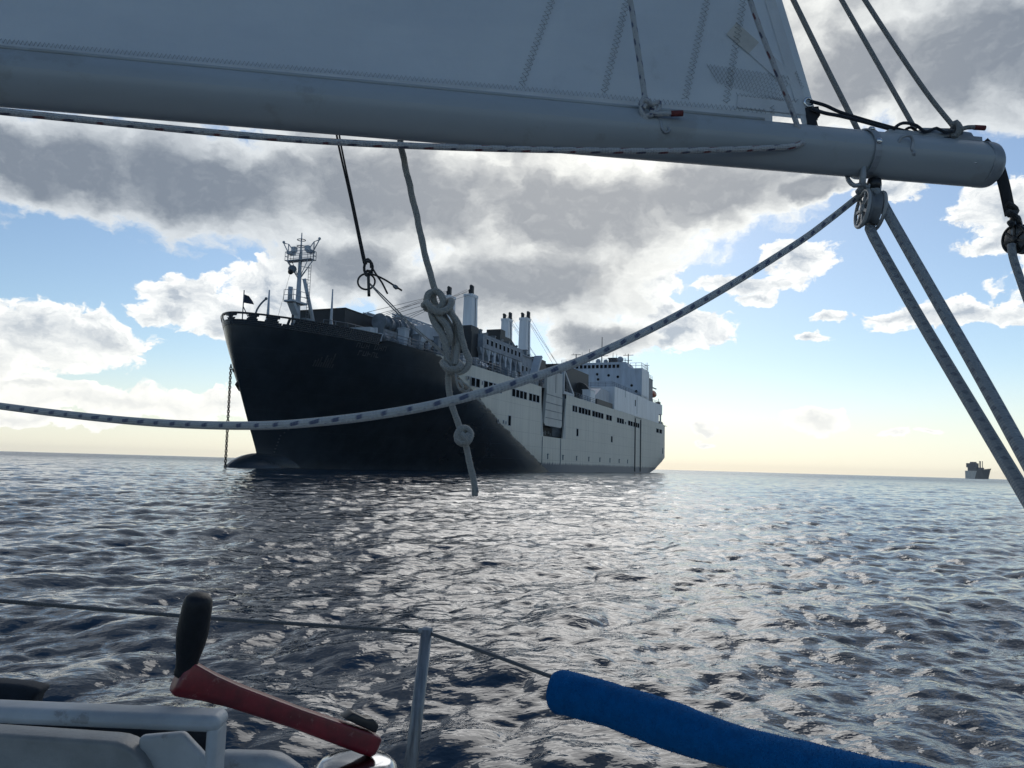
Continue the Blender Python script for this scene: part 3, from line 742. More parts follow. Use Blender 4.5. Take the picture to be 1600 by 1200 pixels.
for k in range(22):
    s = 151-1.45*k+rs.uniform(-.3, .3); y = 13.2-rs.uniform(0, 1.2); h2 = rs.uniform(.8, 2.6); w = rs.uniform(.25, .7); mb = MB()
    if k % 3: mb.box(s-w, s+w, y-.5, y+.5, 16.4, 16.4+h2); mb.box(s-w*.6, s+w*.6, y-.3, y+.3, 16.4+h2, 16.7+h2)
    else: mb.tube([(s, y, 16.4), (s, y, 17.4+h2)], .16, 6); mb.tube([(s, y, 17.4+h2), (s+.9, y, 17.6+h2)], .1, 5); mb.sphere((s, y, 17.4+h2), .25, 8)
    mb.build('deck_locker' if k % 3 else 'deck_vent', M[('house2', 'dk', 'mid', 'pale')[k % 4]], ship)
# crane foundations, dark
mb = MB(); mb.box(149.6, 154.5, 5.2, 10.6, 16.4, 23.6); mb.box(150.5, 153.5, 6, 10, 23.6, 24.9); mb.build('crane_foundation', M['dk'], ship)
mb = MB(); mb.prism([(127, 4.4, 23.4), (136, 4.4, 23.4), (136, 4.4, 26.3), (130.5, 4.4, 26.3), (126, 4.4, 24.6)], (0, 3.6, 0)); mb.box(133.5, 135.8, 5, 8, 26.3, 27.4); mb.build('winch_house', M['dk'], ship)
mb = MB(); mb.box(114.3, 121.5, 3.2, 9.8, 16.4, 24.0); mb.obox((127, 8.6, 24.4), (120.5, 8.6, 20.8), .5, .5); mb.build('crane_foundation', M['dk'], ship)
# cargo cranes: twin-post towers with jibs stowed flat and their wires
def crane(s, y, zb, zt, jib, jz, nm):
    mb = MB(); wb, wt = 1.55, 1.2
    b = [(s-wb, y-wb*.7, zb), (s+wb, y-wb*.7, zb), (s+wb, y+wb*.7, zb), (s-wb, y+wb*.7, zb)]
    t = [(s-wt, y-wt*.7, zt), (s+wt, y-wt*.7, zt), (s+wt, y+wt*.7, zt), (s-wt, y+wt*.7, zt)]
    mb.hexa(b+t); mb.box(s-wt-.1, s+wt+.1, y-wt*.7-.1, y+wt*.7+.1, zt-.5, zt+.06)
    root = mb.build('cargo_crane', M['white'], ship); root['label'] = 'tall white cargo crane post'
    sg = 1 if jib > s else -1
    mb = MB()
    for (dx, dy, hh, w) in ((sg*.75, .5, 1.5, .32), (-sg*.6, -.4, 1.0, .26)):
        mb.box(s+dx-w, s+dx+w, y+dy-w, y+dy+w, zt, zt+hh); mb.tube([(s+dx-w*1.4, y+dy, zt+hh), (s+dx+w*1.4, y+dy, zt+hh)], .3, 8)
    mb.tube([(s-.6, y, zt), (s-.6, y, zt+.9), (s+.6, y, zt+.9), (s+.6, y, zt)], .04, 4)
    mb.build('crane_head', M['dk'], root)
    mb = MB()
    for dy in (-.75, .75):
        for dz in (0, 1.0): mb.tube([(s+sg*1.6, y+dy, jz+dz), (jib, y+dy*.5, jz+.3+dz*.35)], .15, 6)
    nb = 14
    for i in range(nb):
        t0, t1 = i/nb, (i+1)/nb
        for dy in (-.75, .75):
            p = Vector((s+sg*1.6, y+dy, jz)).lerp(Vector((jib, y+dy*.5, jz+.3)), t0); q2 = Vector((s+sg*1.6, y+dy, jz+1)).lerp(Vector((jib, y+dy*.5, jz+.65)), t1); mb.tube([p, q2], .07, 4)
    mb.build('crane_jib', M['pale'], root)
    mb = MB()
    for dy, zz in ((-.5, 1.3), (0, .9), (.5, 1.4), (.25, .3)): mb.tube([(s+sg*.7, y+dy, zt+zz-.3), (jib-sg*abs(dy)*8, y+dy, jz+.7)], .035, 4)
    mb.build('crane_wire', M['wire'], root)
    mb = MB(); mb.box(s-wb-.06, s-wb*.2, y+wb*.7-.1, y+wb*.7+.10, zb+1.0, zb+2.6) if False else mb.tube([(s-.2, y+wb*.72, zb), (s-.2, y+wt*.74, zt-.6)], .07, 4); mb.build('crane_ladder', M['mid'], root)
crane(141.6, 4.1, 16.6, 33.0, 169, 23.4, 'a'); crane(141.6, -.6, 16.6, 33.0, 170, 23.6, 'b')
crane(112.6, 4.0, 16.6, 34.0, 84, 24.6, 'c'); crane(112.6, -.4, 16.6, 34.0, 84, 25.0, 'd')

# --- after deck gear and superstructure
mb = MB(); mb.box(81, 99.5, 3, 9.8, 16.4, 25.0); mb.prism([(99.5, 3, 25.0), (99.5, 9.8, 25.0), (95.5, 9.8, 25.0), (95.5, 3, 25.0)], (0, 0, .5)); mb.build('winch_house', M['dk'], ship)
mb = MB(); mb.box(93, 97, 13, 15.0, 16.4, 19.4); mb.box(92.9, 97.1, 12.9, 15.1, 19.4, 19.55); mb.build('deck_locker', M['white'], ship)
mb = MB(); mb.prism([(92, 11, 16.4), (92, 11, 18.4), (86, 11, 20.9), (78, 11, 20.9), (78, 11, 16.4)], (0, 3.6, 0)); mb.build('stowed_launch_cover', M['blue'], ship)
mb = MB(); mb.tube([(91, 10.4, 19.6), (89.6, 10.4, 19.6)], 2.3, 16); mb.build('cable_reel', M['dk'], ship)
mb = MB(); railing(mb, [(117, 15.0, 16.4), (77, 15.0, 16.4)], 1.2, 2.2, .06, 3); mb.build('railing', M['mid'], ship)
mb = MB(); mb.box(76.9, 92, 14.9, 15.2, 16.4, 17.8); mb.build('deck_coaming', M['dk'], ship)
# lower white block flush with the side
mb = MB(); mb.prism([(76.3, -15, 16.42), (76.3, -15, 22.4), (43.0, -15, 22.7), (43.0, -15, 16.42)], (0, 30.52, 0))
blk = mb.build('accommodation_block', M['white'], ship)
mb = MB(); mb.prism([(43.0, -15, 16.42), (43.0, -15, 23.4), (33.5, -15, 23.4), (33.5, -15, 22.5), (11.5, -15, 22.9), (11.5, -15, 19.5), (17.2, -15, 19.5), (17.2, -15, 16.42)], (0, 30.52, 0))
mb.build('after_block', M['white'], ship)
mb = MB(); mb.obox((11.9, 15, 16.4), (11.9, 15, 19.6), .5, .5, Vector((1, 0, 0))); mb.obox((11.9, -14.6, 16.4), (11.9, -14.6, 19.6), .5, .5, Vector((1, 0, 0))); mb.build('deck_post', M['white'], ship)
mb = MB(); railing(mb, [(76.1, 15, 22.4), (43.2, 15, 22.7)], 1.2, 1.9, .06, 3); railing(mb, [(76.1, -15, 22.4), (76.1, 15, 22.4)], 1.2, 1.9, .06, 3); mb.build('railing', M['mid'], ship)
mb = MB(); railing(mb, [(33, 15, 22.5), (12, 15, 22.9)], 1.0, 2.4, .05, 2); mb.build('railing', M['mid'], ship)
mb = MB(); railing(mb, [(11, 14.6, 16.4), (.8, 13.8, 16.4), (.8, -13.8, 16.4)], 1.1, 2, .06, 3); mb.build('railing', M['mid'], ship)
for k, (s, z, w, h2) in enumerate(((52.2, 19.2, .8, 1.8), (64.5, 20.6, .12, 2.6), (50, 17.2, .1, 5))):
    mb = MB(); mb.box(s-w/2, s+w/2, HB+.0, HB+.08, z, z+h2); mb.build('side_door' if k == 0 else 'drain_pipe', M['hole' if k == 0 else 'mid'], ship)
# bridge tower: front face looks toward the bow
mb = MB(); mb.box(33.5, 43.6, -15.45, 15.45, 23.4, 31.45)
tower = mb.build('bridge_tower', M['blue'], ship); tower['label'] = 'blue-grey front of the bridge tower'
mb = MB(); mb.box(33.4, 43.5, 15.45, 15.52, 22.6, 31.5); mb.build('tower_side_plate', M['white'], tower)
mb = MB(); mb.prism([(43.2, -11.6, 31.45), (43.2, 11.6, 31.45), (43.2, 10.4, 33.5), (43.2, -10.4, 33.5)], (-8.6, 0, 0)); mb.build('wheelhouse', M['blue'], tower)
for k in range(11):
    y = -5.0+1.3*k; mb = MB(); mb.mat(1).box(43.18, 43.26, y-.42, y+.42, 31.7, 32.75); mb.mat(0).box(43.18, 43.32, y-.5, y+.5, 32.75, 32.85); mb.box(43.18, 43.32, y-.5, y+.5, 31.6, 31.7)
    mb.build('wheelhouse_window', [M['blue'], M['hole']], tower)
for (y, z) in ((1.6, 29.8), (8.1, 28.9), (1.9, 28.2), (12.4, 26.2), (5.2, 29.4), (13.8, 24.4), (-3, 28.6)):
    mb = MB(); mb._lathe([(.42, 0), (.42, .1), (.3, .12)], Vector((43.58, y, z)), Vector((1, 0, 0)), 10); mb.build('porthole', M['hole'], tower)
mb = MB(); railing(mb, [(43.3, 11.8, 31.5), (43.3, 15.3, 31.5), (34, 15.3, 31.5)], 1.6, 1.6, .07, 2); railing(mb, [(43, -10.2, 33.5), (43, 10.2, 33.5)], 1.1, 1.4, .05, 3); mb.build('railing', M['mid'], tower)
# masts, radar and domes on top
def antenna(s, y, z0, z1, arms=(), nm='antenna_mast', r=.14):
    mb = MB(); mb.tube([(s, y, z0), (s, y, z1)], [r, r*.5], 6)
    for z, w in arms: mb.tube([(s, y-w, z), (s, y+w, z)], .09, 5); mb.tube([(s, y-w*.6, z), (s, y-w*.6, z+.6)], .05, 4)
    return mb.build(nm, M['dk'], tower)
antenna(40, 2.0, 33.5, 42, ((38.0, 1.1), (36, 2)), r=.2); antenna(40, -6.4, 33.5, 36.8, ((36.6, 1.6),), 'radar_scanner', .25); antenna(40, 10.4, 31.5, 36.4, ((36.0, 1.6), (34.4, 1.2)), 'radar_scanner', .25)
antenna(38, -2.6, 33.5, 38.6); antenna(37, 4.8, 33.5, 37.4); antenna(38, -5.0, 33.5, 37.6, r=.08); antenna(41, 7.0, 33.5, 36.4, r=.1); antenna(34, 15, 31.5, 34.4, ((33.5, .7),))
for (y, z, r) in ((8.0, 34.6, 1.0), (1.0, 34.2, .8), (3.4, 34.1, .7), (-4, 34.2, .7)):
    mb = MB(); mb.sphere((40.5, y, z), r, 14); mb.tube([(40.5, y, 33.4), (40.5, y, z)], .4, 8); mb.build('satellite_dome', M['blue'], tower)
mb = MB(); mb.box(38, 41, 4.4, 6.8, 33.5, 35.0); mb.box(37.8, 41.2, 4.2, 7.0, 35.0, 35.2); mb.build('roof_locker', M['dk'], tower)
mb = MB(); mb.box(26, 33.4, 9, 15.2, 22.6, 29.6); mb.box(25.9, 33.5, 8.9, 15.3, 29.6, 29.8); railing(mb, [(33, 15, 29.8), (26, 15, 29.8)], 1.2, 1.8, .06, 2); mb.build('funnel_casing', M['mid'], ship)
# lifeboat under its davits
lb = MB(); rows = []
for i in range(13):
    t = i/12; s = 18+7.5*t; k = math.sqrt(max(.02, 1-(2*t-1)**2)); rows.append([(s, 14.2+1.25*k*math.sin(a), 25.6+(1.35 if math.cos(a) > 0 else 1.1)*k*math.cos(a)) for a in [2*math.pi*j/14 for j in range(15)]])
lb.grid(rows).build('lifeboat', M['orange'], ship)
mb = MB()
for s in (18.6, 24.8): mb.obox((s, 12.2, 22.8), (s, 13.4, 28.2), .4, .5); mb.obox((s, 13.4, 28.2), (s, 14.9, 27.6), .35, .4)
mb.box(17.6, 26, 12.6, 13.6, 22.8, 24.2); mb.build('lifeboat_davit', M['dk'], ship)
mb = MB(); mb.box(4, 9, 10, 14.2, 16.4, 17.6); mb.tube([(2.5, 12, 16.4), (2.5, 12, 17.9)], .35, 8); mb.tube([(1.5, 13, 16.4), (1.5, 13, 17.6)], .3, 8); mb.build('mooring_winch', M['dk'], ship)
mb = MB(); mb.tube([(12.4, 14.4, 22.9), (12.4, 14.4, 25)], .09, 6); mb.box(12, 13.6, 13.6, 15, 22.9, 23.8); mb.build('stern_light', M['dk'], ship)

# things hanging from the ship
AH = Vector((-.37461, -.92718, 0)); AN = Vector((.92718, -.37461, 0))
def sw(s, t, z): return SHIP_O+AH*s+AN*t+Vector((0, 0, z))
mb = MB(); a, b2 = at(361, 570, 92.5), at(351.5, 738, 90.2); n_ = 44
for i in range(n_):
    p = a.lerp(b2, i/n_); q2 = a.lerp(b2, (i+1)/n_); c2 = (p+q2)/2; d = (q2-p); L = d.length; d.normalize()
    sd_ = Vector((1, 0, 0)) if i % 2 else Vector((0, 1, 0)); sd_ = (sd_-d*sd_.dot(d)).normalized()
    mb.tube([c2+d*(L*.74*math.cos(w))+sd_*(L*.46*math.sin(w)) for w in [2*math.pi*j/10 for j in range(10)]], L*.19, 5, closed=True)
tag(mb.build('anchor_chain', M['hole']), 'dark anchor chain hanging from the bow of the cargo ship into the water', 'chain')
mb = MB(); p = at(367, 578, 93.4); q2 = at(377, 609, 94.0)
mb.obox(p, q2, .35, .35); mb.obox(q2, q2+Vector((.2, .9, .7)), .5, .45); mb.obox(q2, q2+Vector((-.2, -.9, .7)), .5, .45); mb.sphere(p, .35, 8)
tag(mb.build('ship_anchor', M['black']), 'black anchor drawn up against the bow of the cargo ship', 'anchor')
mb = MB(); c2 = sw(189.3, 0, 26.0); mb.sphere(c2, .36, 12); mb.tube([c2, sw(187.6, -1.6, 28.0)], .018, 4); mb.tube([c2, sw(191.5, -.4, 17.4)], .018, 4)
tag(mb.build('anchor_ball', M['black']), 'black ball hoisted forward of the lattice-topped foremast on the cargo ship', 'day shape')

# ------------------------------------------------------------------ the other ship, on the horizon
fo = at(1521, 747.2, 1900); fo.z = 0
far = empty('distant_ship', fo, 'tiny ship on the horizon at the right with dark bow and tall superstructure', 'ship', rad(-72), True)
far.scale = (.42, .62, 1.25)
mb = MB(); rows = []
for z, ex in ((-2, 0), (4, 1), (9, 2.5), (14, 5), (17, 7)):
    row = []
    for s, w in ((0, 11.5), (30, 13), (60, 13), (78, 10.5+ex*.2), (88, 6.5+ex*.35), (95+ex*2.2, 2.5+ex*.15), (98+ex*3, .05)): row.append((s, w, z+ (2.5*(s/100)**2 if z > 10 else 0)))
    rows.append(row+[(s, -w, z) for s, w, z in reversed(row)])
mb.grid(rows, False); mb.face([len(mb.v)-1-i for i in range(14)])
M['farhull'] = mat('distant_hull_paint', (.08, .10, .115), .6, var=.2, scale=.1)
M['farpale'] = mat('distant_pale_paint', (.62, .62, .58), .6, var=.1, scale=.1)
mb.build('hull', M['farhull'], far)
mb = MB(); mb.box(-38, 6, -13, 13, -1, 15.5); mb.prism([(6, -13.0, -1), (6, -13, 15.5), (40, -13.05, 15.5), (24, -13.05, -1)], (0, 26.1, 0)); mb.build('after_hull', M['farpale'], far)
mb = MB(); mb.box(-22, 36, -11.5, 11.5, 15.5, 22); mb.box(-30, 22, -12.5, 12.5, 22, 30.5); mb.box(-10, 14, -8, 8, 30.5, 33); mb.box(40, 62, -8, 8, 17, 22); mb.build('superstructure', mat('distant_house_paint', (.12, .125, .15), .6), far)
for s, y in ((44, 5), (60, 2), (52, -6)):
    mb = MB(); mb.box(s-1.1, s+1.1, y-1.1, y+1.1, 17, 34); mb.box(s-1.4, s+1.4, y-1.4, y+1.4, 33, 34.5); mb.build('crane_post', M['farhull'], far)

# ================================================================== the sailing boat around the camera
M['gel'] = mat('white_gelcoat', (.36, .38, .39), .50, var=.22, scale=9, bump=.0004, bscale=160)
def add_wear(m_, sc, th, col, amt):
    n_ = m_.node_tree; q_ = G(n_); b_ = n_.nodes['Principled BSDF']; src = b_.inputs['Base Color'].links[0].from_socket
    o_ = n_.nodes.new('ShaderNodeTexCoord').outputs['Object']
    k_ = q_.m('MULTIPLY', q_.sm(q_.noise(o_, sc, 7, .72), th, th+.07), amt); q_.lk(q_.mix(k_, src, col+(1,)), b_.inputs['Base Color'])
add_wear(M['gel'], 16.0, .56, (.17, .16, .14), .6); add_wear(M['gel'], 55.0, .62, (.55, .57, .57), .7)
M['gelgrey'] = mat('grey_moulded_panel', (.22, .23, .23), .5, var=.2, scale=14, bump=.0006, bscale=220)
M['canvas_and_shade'] = mat('dark_canvas_and_shade', (.020, .026, .034), .85, var=.3, scale=30, bump=.0008, bscale=400)  # canvas of the cover, also the painted shade of the locker back
M['boom'] = mat('boom_paint', (.34, .37, .385), .42, var=.07, scale=7, stretch=(.25, 1, 1))
M['alu'] = mat('dull_aluminium', (.30, .32, .34), .5, metal=.35, var=.15, scale=40)
M['post'] = mat('weathered_post_metal', (.20, .215, .23), .45, metal=.4, var=.3, scale=20, stretch=(8, 8, .3))
M['steel'] = mat('stainless_steel', (.60, .60, .60), .18, metal=1.0, var=.06, scale=60)
M['chrome'] = mat('polished_chrome', (.30, .31, .33), .14, metal=1.0, var=.03)
M['plastic'] = mat('black_plastic', (.012, .013, .015), .42, var=.2, scale=40)
M['greyplastic'] = mat('grey_plastic', (.16, .17, .18), .4, var=.15, scale=40)
M['sheave'] = mat('white_sheave', (.34, .35, .35), .45, var=.12, scale=60)
M['red'] = mat('red_handle', (.15, .006, .012), .42, var=.35, scale=45, coat=.2)
add_wear(M['red'], 70.0, .60, (.26, .12, .11), .5); add_wear(M['boom'], 6.0, .56, (.22, .22, .20), .35)
M['grip'] = mat('black_rubber_grip', (.006, .008, .011), .5, var=.3, scale=60, bump=.0006, bscale=300, spec=.3)
M['blue_towel'] = mat('blue_towelling', (.002, .10, .29), 1.0, var=.12, scale=60, bump=.003, bscale=420, spec=.1)
M['web'] = mat('dark_webbing', (.016, .018, .022), .8, var=.25, scale=80, bump=.0006, bscale=500)
M['stitch'] = mat('sail_thread', (.22, .225, .23), .8)
M['whip'] = mat('red_whipping', (.13, .022, .02), .7, var=.3, scale=200)
M['r_blue'] = rope_mat('white_rope_blue_fleck', (.42, .43, .43), (.085, .10, .16), .034)
M['r_sheet'] = rope_mat('mainsheet_rope', (.27, .29, .30), (.15, .165, .19), .020, 4, .35)
M['r_red'] = rope_mat('white_rope_red_fleck', (.44, .44, .44), ((.15, .05, .055), (.08, .08, .12)), .040, 3, .36)
M['r_plain'] = rope_mat('weathered_rope', (.29, .29, .27), braid=.008)
M['r_grey'] = rope_mat('grey_rope', (.24, .24, .23))
M['r_wire'] = rope_mat('guard_wire_cover', (.10, .105, .11))
M['r_dark'] = rope_mat('dark_cord', (.018, .018, .020), braid=.004)
M['r_thin'] = rope_mat('thin_light_cord', (.36, .36, .34), braid=.004)
M['r_navy'] = rope_mat('navy_cord', (.012, .018, .030), braid=.006)

HAIR = []
def PT(lst): return [at(*p) for p in lst]
def rope(name, pts, r, m, parent=None, n=12, step=.006, wob=.0, r1=None):
    p = spline(pts, step)
    if wob:
        rr = random.Random(name); ph = [rr.uniform(0, 6) for _ in range(4)]
        p = [q+Vector((math.sin(i*.31+ph[0])+.6*math.sin(i*.83+ph[1]), 0, math.sin(i*.37+ph[2])+.6*math.sin(i*.9+ph[3])))*wob for i, q in enumerate(p)]
    rad_ = [r]*len(p) if r1 is None else [r+(r1-r)*i/(len(p)-1) for i in range(len(p))]
    mb = MB(); mb.tube(p, rad_, n)
    if m == 'r_plain':
        rz = random.Random(len(p)); HAIR.append((p, r))
        for i in range(len(p)):
            for k in range(n):
                q = mb.v[i*n+k]; tw = .07*math.sin(3*(2*math.pi*k/n)+i*.75)
                mb.v[i*n+k] = q+(q-p[i])*(tw+rz.uniform(-.05, .06))
    return mb.build(name, M[m] if isinstance(m, str) else m, parent)

# --- boom ----------------------------------------------------------
def boomY(px): return 1.12+(1.42-1.12)*px/1535.0
BA, BB = at(0, 122, boomY(0)), at(1535, 257.5, boomY(1535))
BD = (BB-BA).normalized(); BR_ = .0425
BL = BA-BD*.62                         # runs on toward the mast, out of view
def boom_at(px):                        # axis point seen at image column px
    d = ray(px, 122+(257.5-122)*px/1535.0)
    # closest point of the axis to that ray
    w = CAMP-BA; a_, b_, c_, d_, e_ = d.dot(d), d.dot(BD), 1.0, d.dot(w), BD.dot(w)
    t = (a_*e_-b_*d_)/(a_*c_-b_*b_); return BA+BD*t
bup = (Vector((0, 0, 1))-BD*BD.z).normalized(); bfr = BD.cross(bup)   # bfr: sideways
if bfr.y > 0: bfr = -bfr                                               # toward the camera
boom = empty('boom', BB-BD*.9-bup*BR_, 'cream painted boom under the foot of the sail', 'boom')
# slightly flattened extrusion with a groove along the top
mb = MB(); prof = []
for k in range(40):
    a = 2*math.pi*k/40; ca, sa = math.cos(a), math.sin(a)
    rr = BR_*(1.0+.035*math.cos(4*a)); 
    prof.append((rr*ca*.98, rr*sa))
L = (BB-BL).length; secs = [BL+BD*(L*i/24) for i in range(25)]
rows = [[c+bfr*x+bup*y for x, y in prof+[prof[0]]] for c in secs]
mb.grid(rows).build('boom_tube', M['boom'], boom)
mb = MB(); q = MB()
cap = [(1.012, 0), (1.016, .003), (1.016, .018), (.99, .024), (.90, .029), (.5, .033), (.0, .034)]
mb._lathe([(BR_*r, h) for r, h in cap], BB-BD*.012, BD, 32); mb.build('boom_end_cap', M['alu'], boom)
mb = MB(); t0, t1 = boom_at(1385)+bup*(BR_+.002), boom_at(1530)+bup*(BR_+.004)
mb.obox(t0, t1, .022, .008, bup); mb.obox(boom_at(1440)+bup*(BR_+.010), boom_at(1500)+bup*(BR_+.014), .014, .014, bup, .012, .018); mb.build('outhaul_track', M['alu'], boom)
mb = MB()   # raised crest of the end casting
c0 = boom_at(1490)+bup*(BR_+.004); mb.prism([c0-bfr*.008, c0+BD*.045-bfr*.008, c0+BD*.062-bup*.026-bfr*.008, c0+BD*.035+bup*.012-bfr*.008, c0+BD*.006+bup*.014-bfr*.008], bfr*.016); mb.build('end_casting', M['alu'], boom)
# groove line along the foot: light bolt-rope track
mb = MB(); mb.tube([boom_at(x)+bup*(BR_+.001)+bfr*.010 for x in (-500, 0, 300, 600, 900, 1190)], .0042, 8); mb.build('foot_track', M['boom'], boom)
# mainsheet strap round the boom
def boom_ring(px, w, th, name, m, a0=0, a1=2*math.pi):
    mb = MB(); c = boom_at(px); rows = []
    for k in range(29):
        a = a0+(a1-a0)*k/28; d = bfr*math.cos(a)+bup*math.sin(a)
        rows.append([c-BD*w/2+d*(BR_+.001), c-BD*w/2+d*(BR_+th), c+BD*w/2+d*(BR_+th), c+BD*w/2+d*(BR_+.001)])
    mb.grid(rows, False); return mb.build(name, m, boom)
st = boom_ring(1349, .013, .0035, 'mainsheet_strap', M['alu'])
mb = MB(); c = boom_at(1349)
for a in (.95, .15): d = bfr*math.cos(a)+bup*math.sin(a); mb._lathe([(.006, 0), (.006, .002), (.004, .004), (.0, .0045)], c+d*(BR_+.0034), d, 12)
mb.build('rivet', M['steel'], st)
# deck-eye fittings on the side of the boom
def eye(px, py, y, s=1.0, name='pad_eye', tip=(.02, -.02)):
    c = at(px, py, y); mb = MB(); ex, ez = BD*s, bup*s; oo = bfr*.004
    mb.obox(c-ex*.016+oo*.3, c+ex*.006+oo*.3, .010*s, .004, bfr)
    mb.tube(spline([c-ex*.004+oo, c-ex*.0+ez*.010+oo*2, c+ex*.014+ez*.013+oo*3, c+ex*.022+ez*.004+oo*2.5, c+ex*.020-ez*.010+oo*2, c+ex*.026-ez*.016+oo], .002), .0028*s, 8)
    mb.sphere(c+ex*.026-ez*.016+oo, .006*s, 8); return mb.build(name, M['alu'], boom)
eye(1404, 226, boomY(1404)-.045)
mb = MB(); c = at(1236, 218, boomY(1236)-.045); mb.obox(c-BD*.026, c+BD*.034, .020, .005, bfr); mb.obox(c-BD*.004-bfr*-.004, c+BD*.022+bfr*.004, .030, .006, bfr)
for a in (-.02, .028): mb._lathe([(.004, 0), (.003, .003), (0, .0035)], c+BD*a+bfr*.003, bfr, 8)
mb.build('cheek_fitting', M['greyplastic'], boom)
mb = MB(); c = at(1523, 250, boomY(1523)-.043); mb._lathe([(.007, 0), (.007, .002), (.0045, .0022), (.0045, .0008), (0, .0008)], c, bfr, 12); mb.build('end_rivet', M['steel'], boom)

# --- mainsail ------------------------------------------------------
def leech(y): return 1284-(202-y)*.295 - .00006*(202-y)**2
def footy(x): return 122+(257.5-122)*x/1535.0-31-(x/1535.0)*1.0
def sailY(x, y):
    up_ = max(0, footy(x)-y)/300.0
    return boomY(x)+.012+.10*up_*math.exp(-((x-400)/700)**2)+.03*up_ + .0022*math.sin(x*.021+y*.03)+.0016*math.sin(x*.05-y*.017)*min(1, up_*3)
def SP(x, y, off=0.0): return at(x, y, sailY(x, y)-off)
sail = empty('mainsail', at(700, footy(700), sailY(700, footy(700))), 'off-white mainsail with zigzag stitched seams above the boom', 'sail')
sailm = bpy.data.materials.new('sailcloth'); sailm.use_nodes = True; n = sailm.node_tree; b = n.nodes['Principled BSDF']; q = G(n)
o = n.nodes.new('ShaderNodeTexCoord').outputs['Object']
f1_ = q.sm(q.noise(q.v('MULTIPLY', o, (2.0, 2.0, 5.0)), 1.6, 6, .6), .3, .7); f2_ = q.noise(o, 420.0, 2, .5); f3_ = q.sm(q.noise(o, 9.0, 6, .7), .62, .78)
cc = q.mix(f1_, (.68, .71, .73, 1), (.78, .80, .80, 1)); cc = q.mix(q.m('MULTIPLY', f3_, .35), cc, (.38, .38, .36, 1))
q.lk(cc, b.inputs['Base Color']); b.inputs['Roughness'].default_value = .75
bn = n.nodes.new('ShaderNodeBump'); bn.inputs['Distance'].default_value = .012
q.lk(q.m('ADD', q.m('MULTIPLY', q.noise(q.v('MULTIPLY', o, (1, 1, .35)), 9.0, 5, .55), 1.0), q.m('MULTIPLY', f2_, .06)), bn.inputs['Height']); n.links.new(bn.outputs[0], b.inputs['Normal'])
tr = n.nodes.new('ShaderNodeBsdfTranslucent'); tr.inputs[0].default_value = (.48, .57, .66, 1); ms = n.nodes.new('ShaderNodeMixShader'); ms.inputs[0].default_value = .34
out = n.nodes['Material Output']; n.links.new(b.outputs[0], ms.inputs[1]); n.links.new(tr.outputs[0], ms.inputs[2]); n.links.new(ms.outputs[0], out.inputs[0])
M['sail'] = sailm
def clothgrid(xf, y0f, y1f, nx, ny, off, th=.0006):
    """patch of cloth following the sail: xf(u, y), y from y0f(x) to y1f(x)"""
    mb = MB(); fr_, bk = [], []
    for i in range(ny+1):
        ra, rb = [], []
        for j in range(nx+1):
            u, v = j/nx, i/ny
            x = xf(u, 0); y = y0f(x)+(y1f(x)-y0f(x))*v; x = xf(u, y); y = y0f(x)+(y1f(x)-y0f(x))*v
            ra.append(SP(x, y, off)); rb.append(SP(x, y, off-th))
        fr_.append(ra); bk.append(rb)
    mb.grid(fr_); mb.grid(list(reversed(bk)))
    edge = [fr_[0], [r[-1] for r in fr_], list(reversed(fr_[-1])), [r[0] for r in reversed(fr_)]]
    edgb = [bk[0], [r[-1] for r in bk], list(reversed(bk[-1])), [r[0] for r in reversed(bk)]]
    for e1, e2 in zip(edge, edgb): mb.grid([e1, e2], False)
    return mb
def bottom(x):
    base = footy(x)+4
    if x > 1206: base = 181+(x-1206)*.10
    return base
mb = clothgrid(lambda u, y: -520+(1207+520)*u, lambda x: footy(x)+4, lambda x: -330, 60, 30, 0.0); mb.build('sail_body', M['sail'], sail)
mb = clothgrid(lambda u, y: 1206.5+(leech(y)-1206.5)*u, lambda x: 181+(x-1206)*.10, lambda x: -330, 6, 30, 0.0); mb.build('clew_panel', M['sail'], sail)
M['sail2'] = mat('sailcloth_reinforcement', (.56, .575, .58), .75, var=.08, scale=12, bump=.001, bscale=300)
M['tape'] = mat('sail_repair_tape', (.50, .48, .43), .55, var=.12, scale=30)
def strip(a, b2, w, off, name, m, th=.0008, par=sail):
    (x0, y0), (x1, y1) = a, b2; L_ = math.hypot(x1-x0, y1-y0); nx_, ny_ = -(y1-y0)/L_*w/2, (x1-x0)/L_*w/2
    N_ = max(2, int(L_/18)); A1 = [SP(x0+(x1-x0)*i/N_+nx_, y0+(y1-y0)*i/N_+ny_, off) for i in range(N_+1)]; A2 = [SP(x0+(x1-x0)*i/N_-nx_, y0+(y1-y0)*i/N_-ny_, off) for i in range(N_+1)]
    B1 = [SP(x0+(x1-x0)*i/N_+nx_, y0+(y1-y0)*i/N_+ny_, off-th) for i in range(N_+1)]; B2 = [SP(x0+(x1-x0)*i/N_-nx_, y0+(y1-y0)*i/N_-ny_, off-th) for i in range(N_+1)]
    mb = MB(); mb.grid([A1, A2]); mb.grid([A2, B2], False); mb.grid([B1, A1], False); mb.grid([[A1[0], B1[0]], [A2[0], B2[0]]], False); mb.grid([[A1[-1], A2[-1]], [B1[-1], B2[-1]]], False)
    return mb.build(name, m, par)
strip((-500, footy(-500)-11), (1206, footy(1206)-6), 25, .0016, 'foot_tape', M['sail2'])
strip((1262, 196), (leech(-300)-7, -300), 16, .0016, 'leech_tape', M['sail2'])
strip((1143, 44), (1178, 75), 24, .0026, 'repair_tape', M['tape']); strip((1178, 75), (1236, 128), 23, .0022, 'corner_strap', M['sail2'])
strip((1152, 158), (1262, 170), 20, .0028, 'clew_reinforcement', M['sail2'])
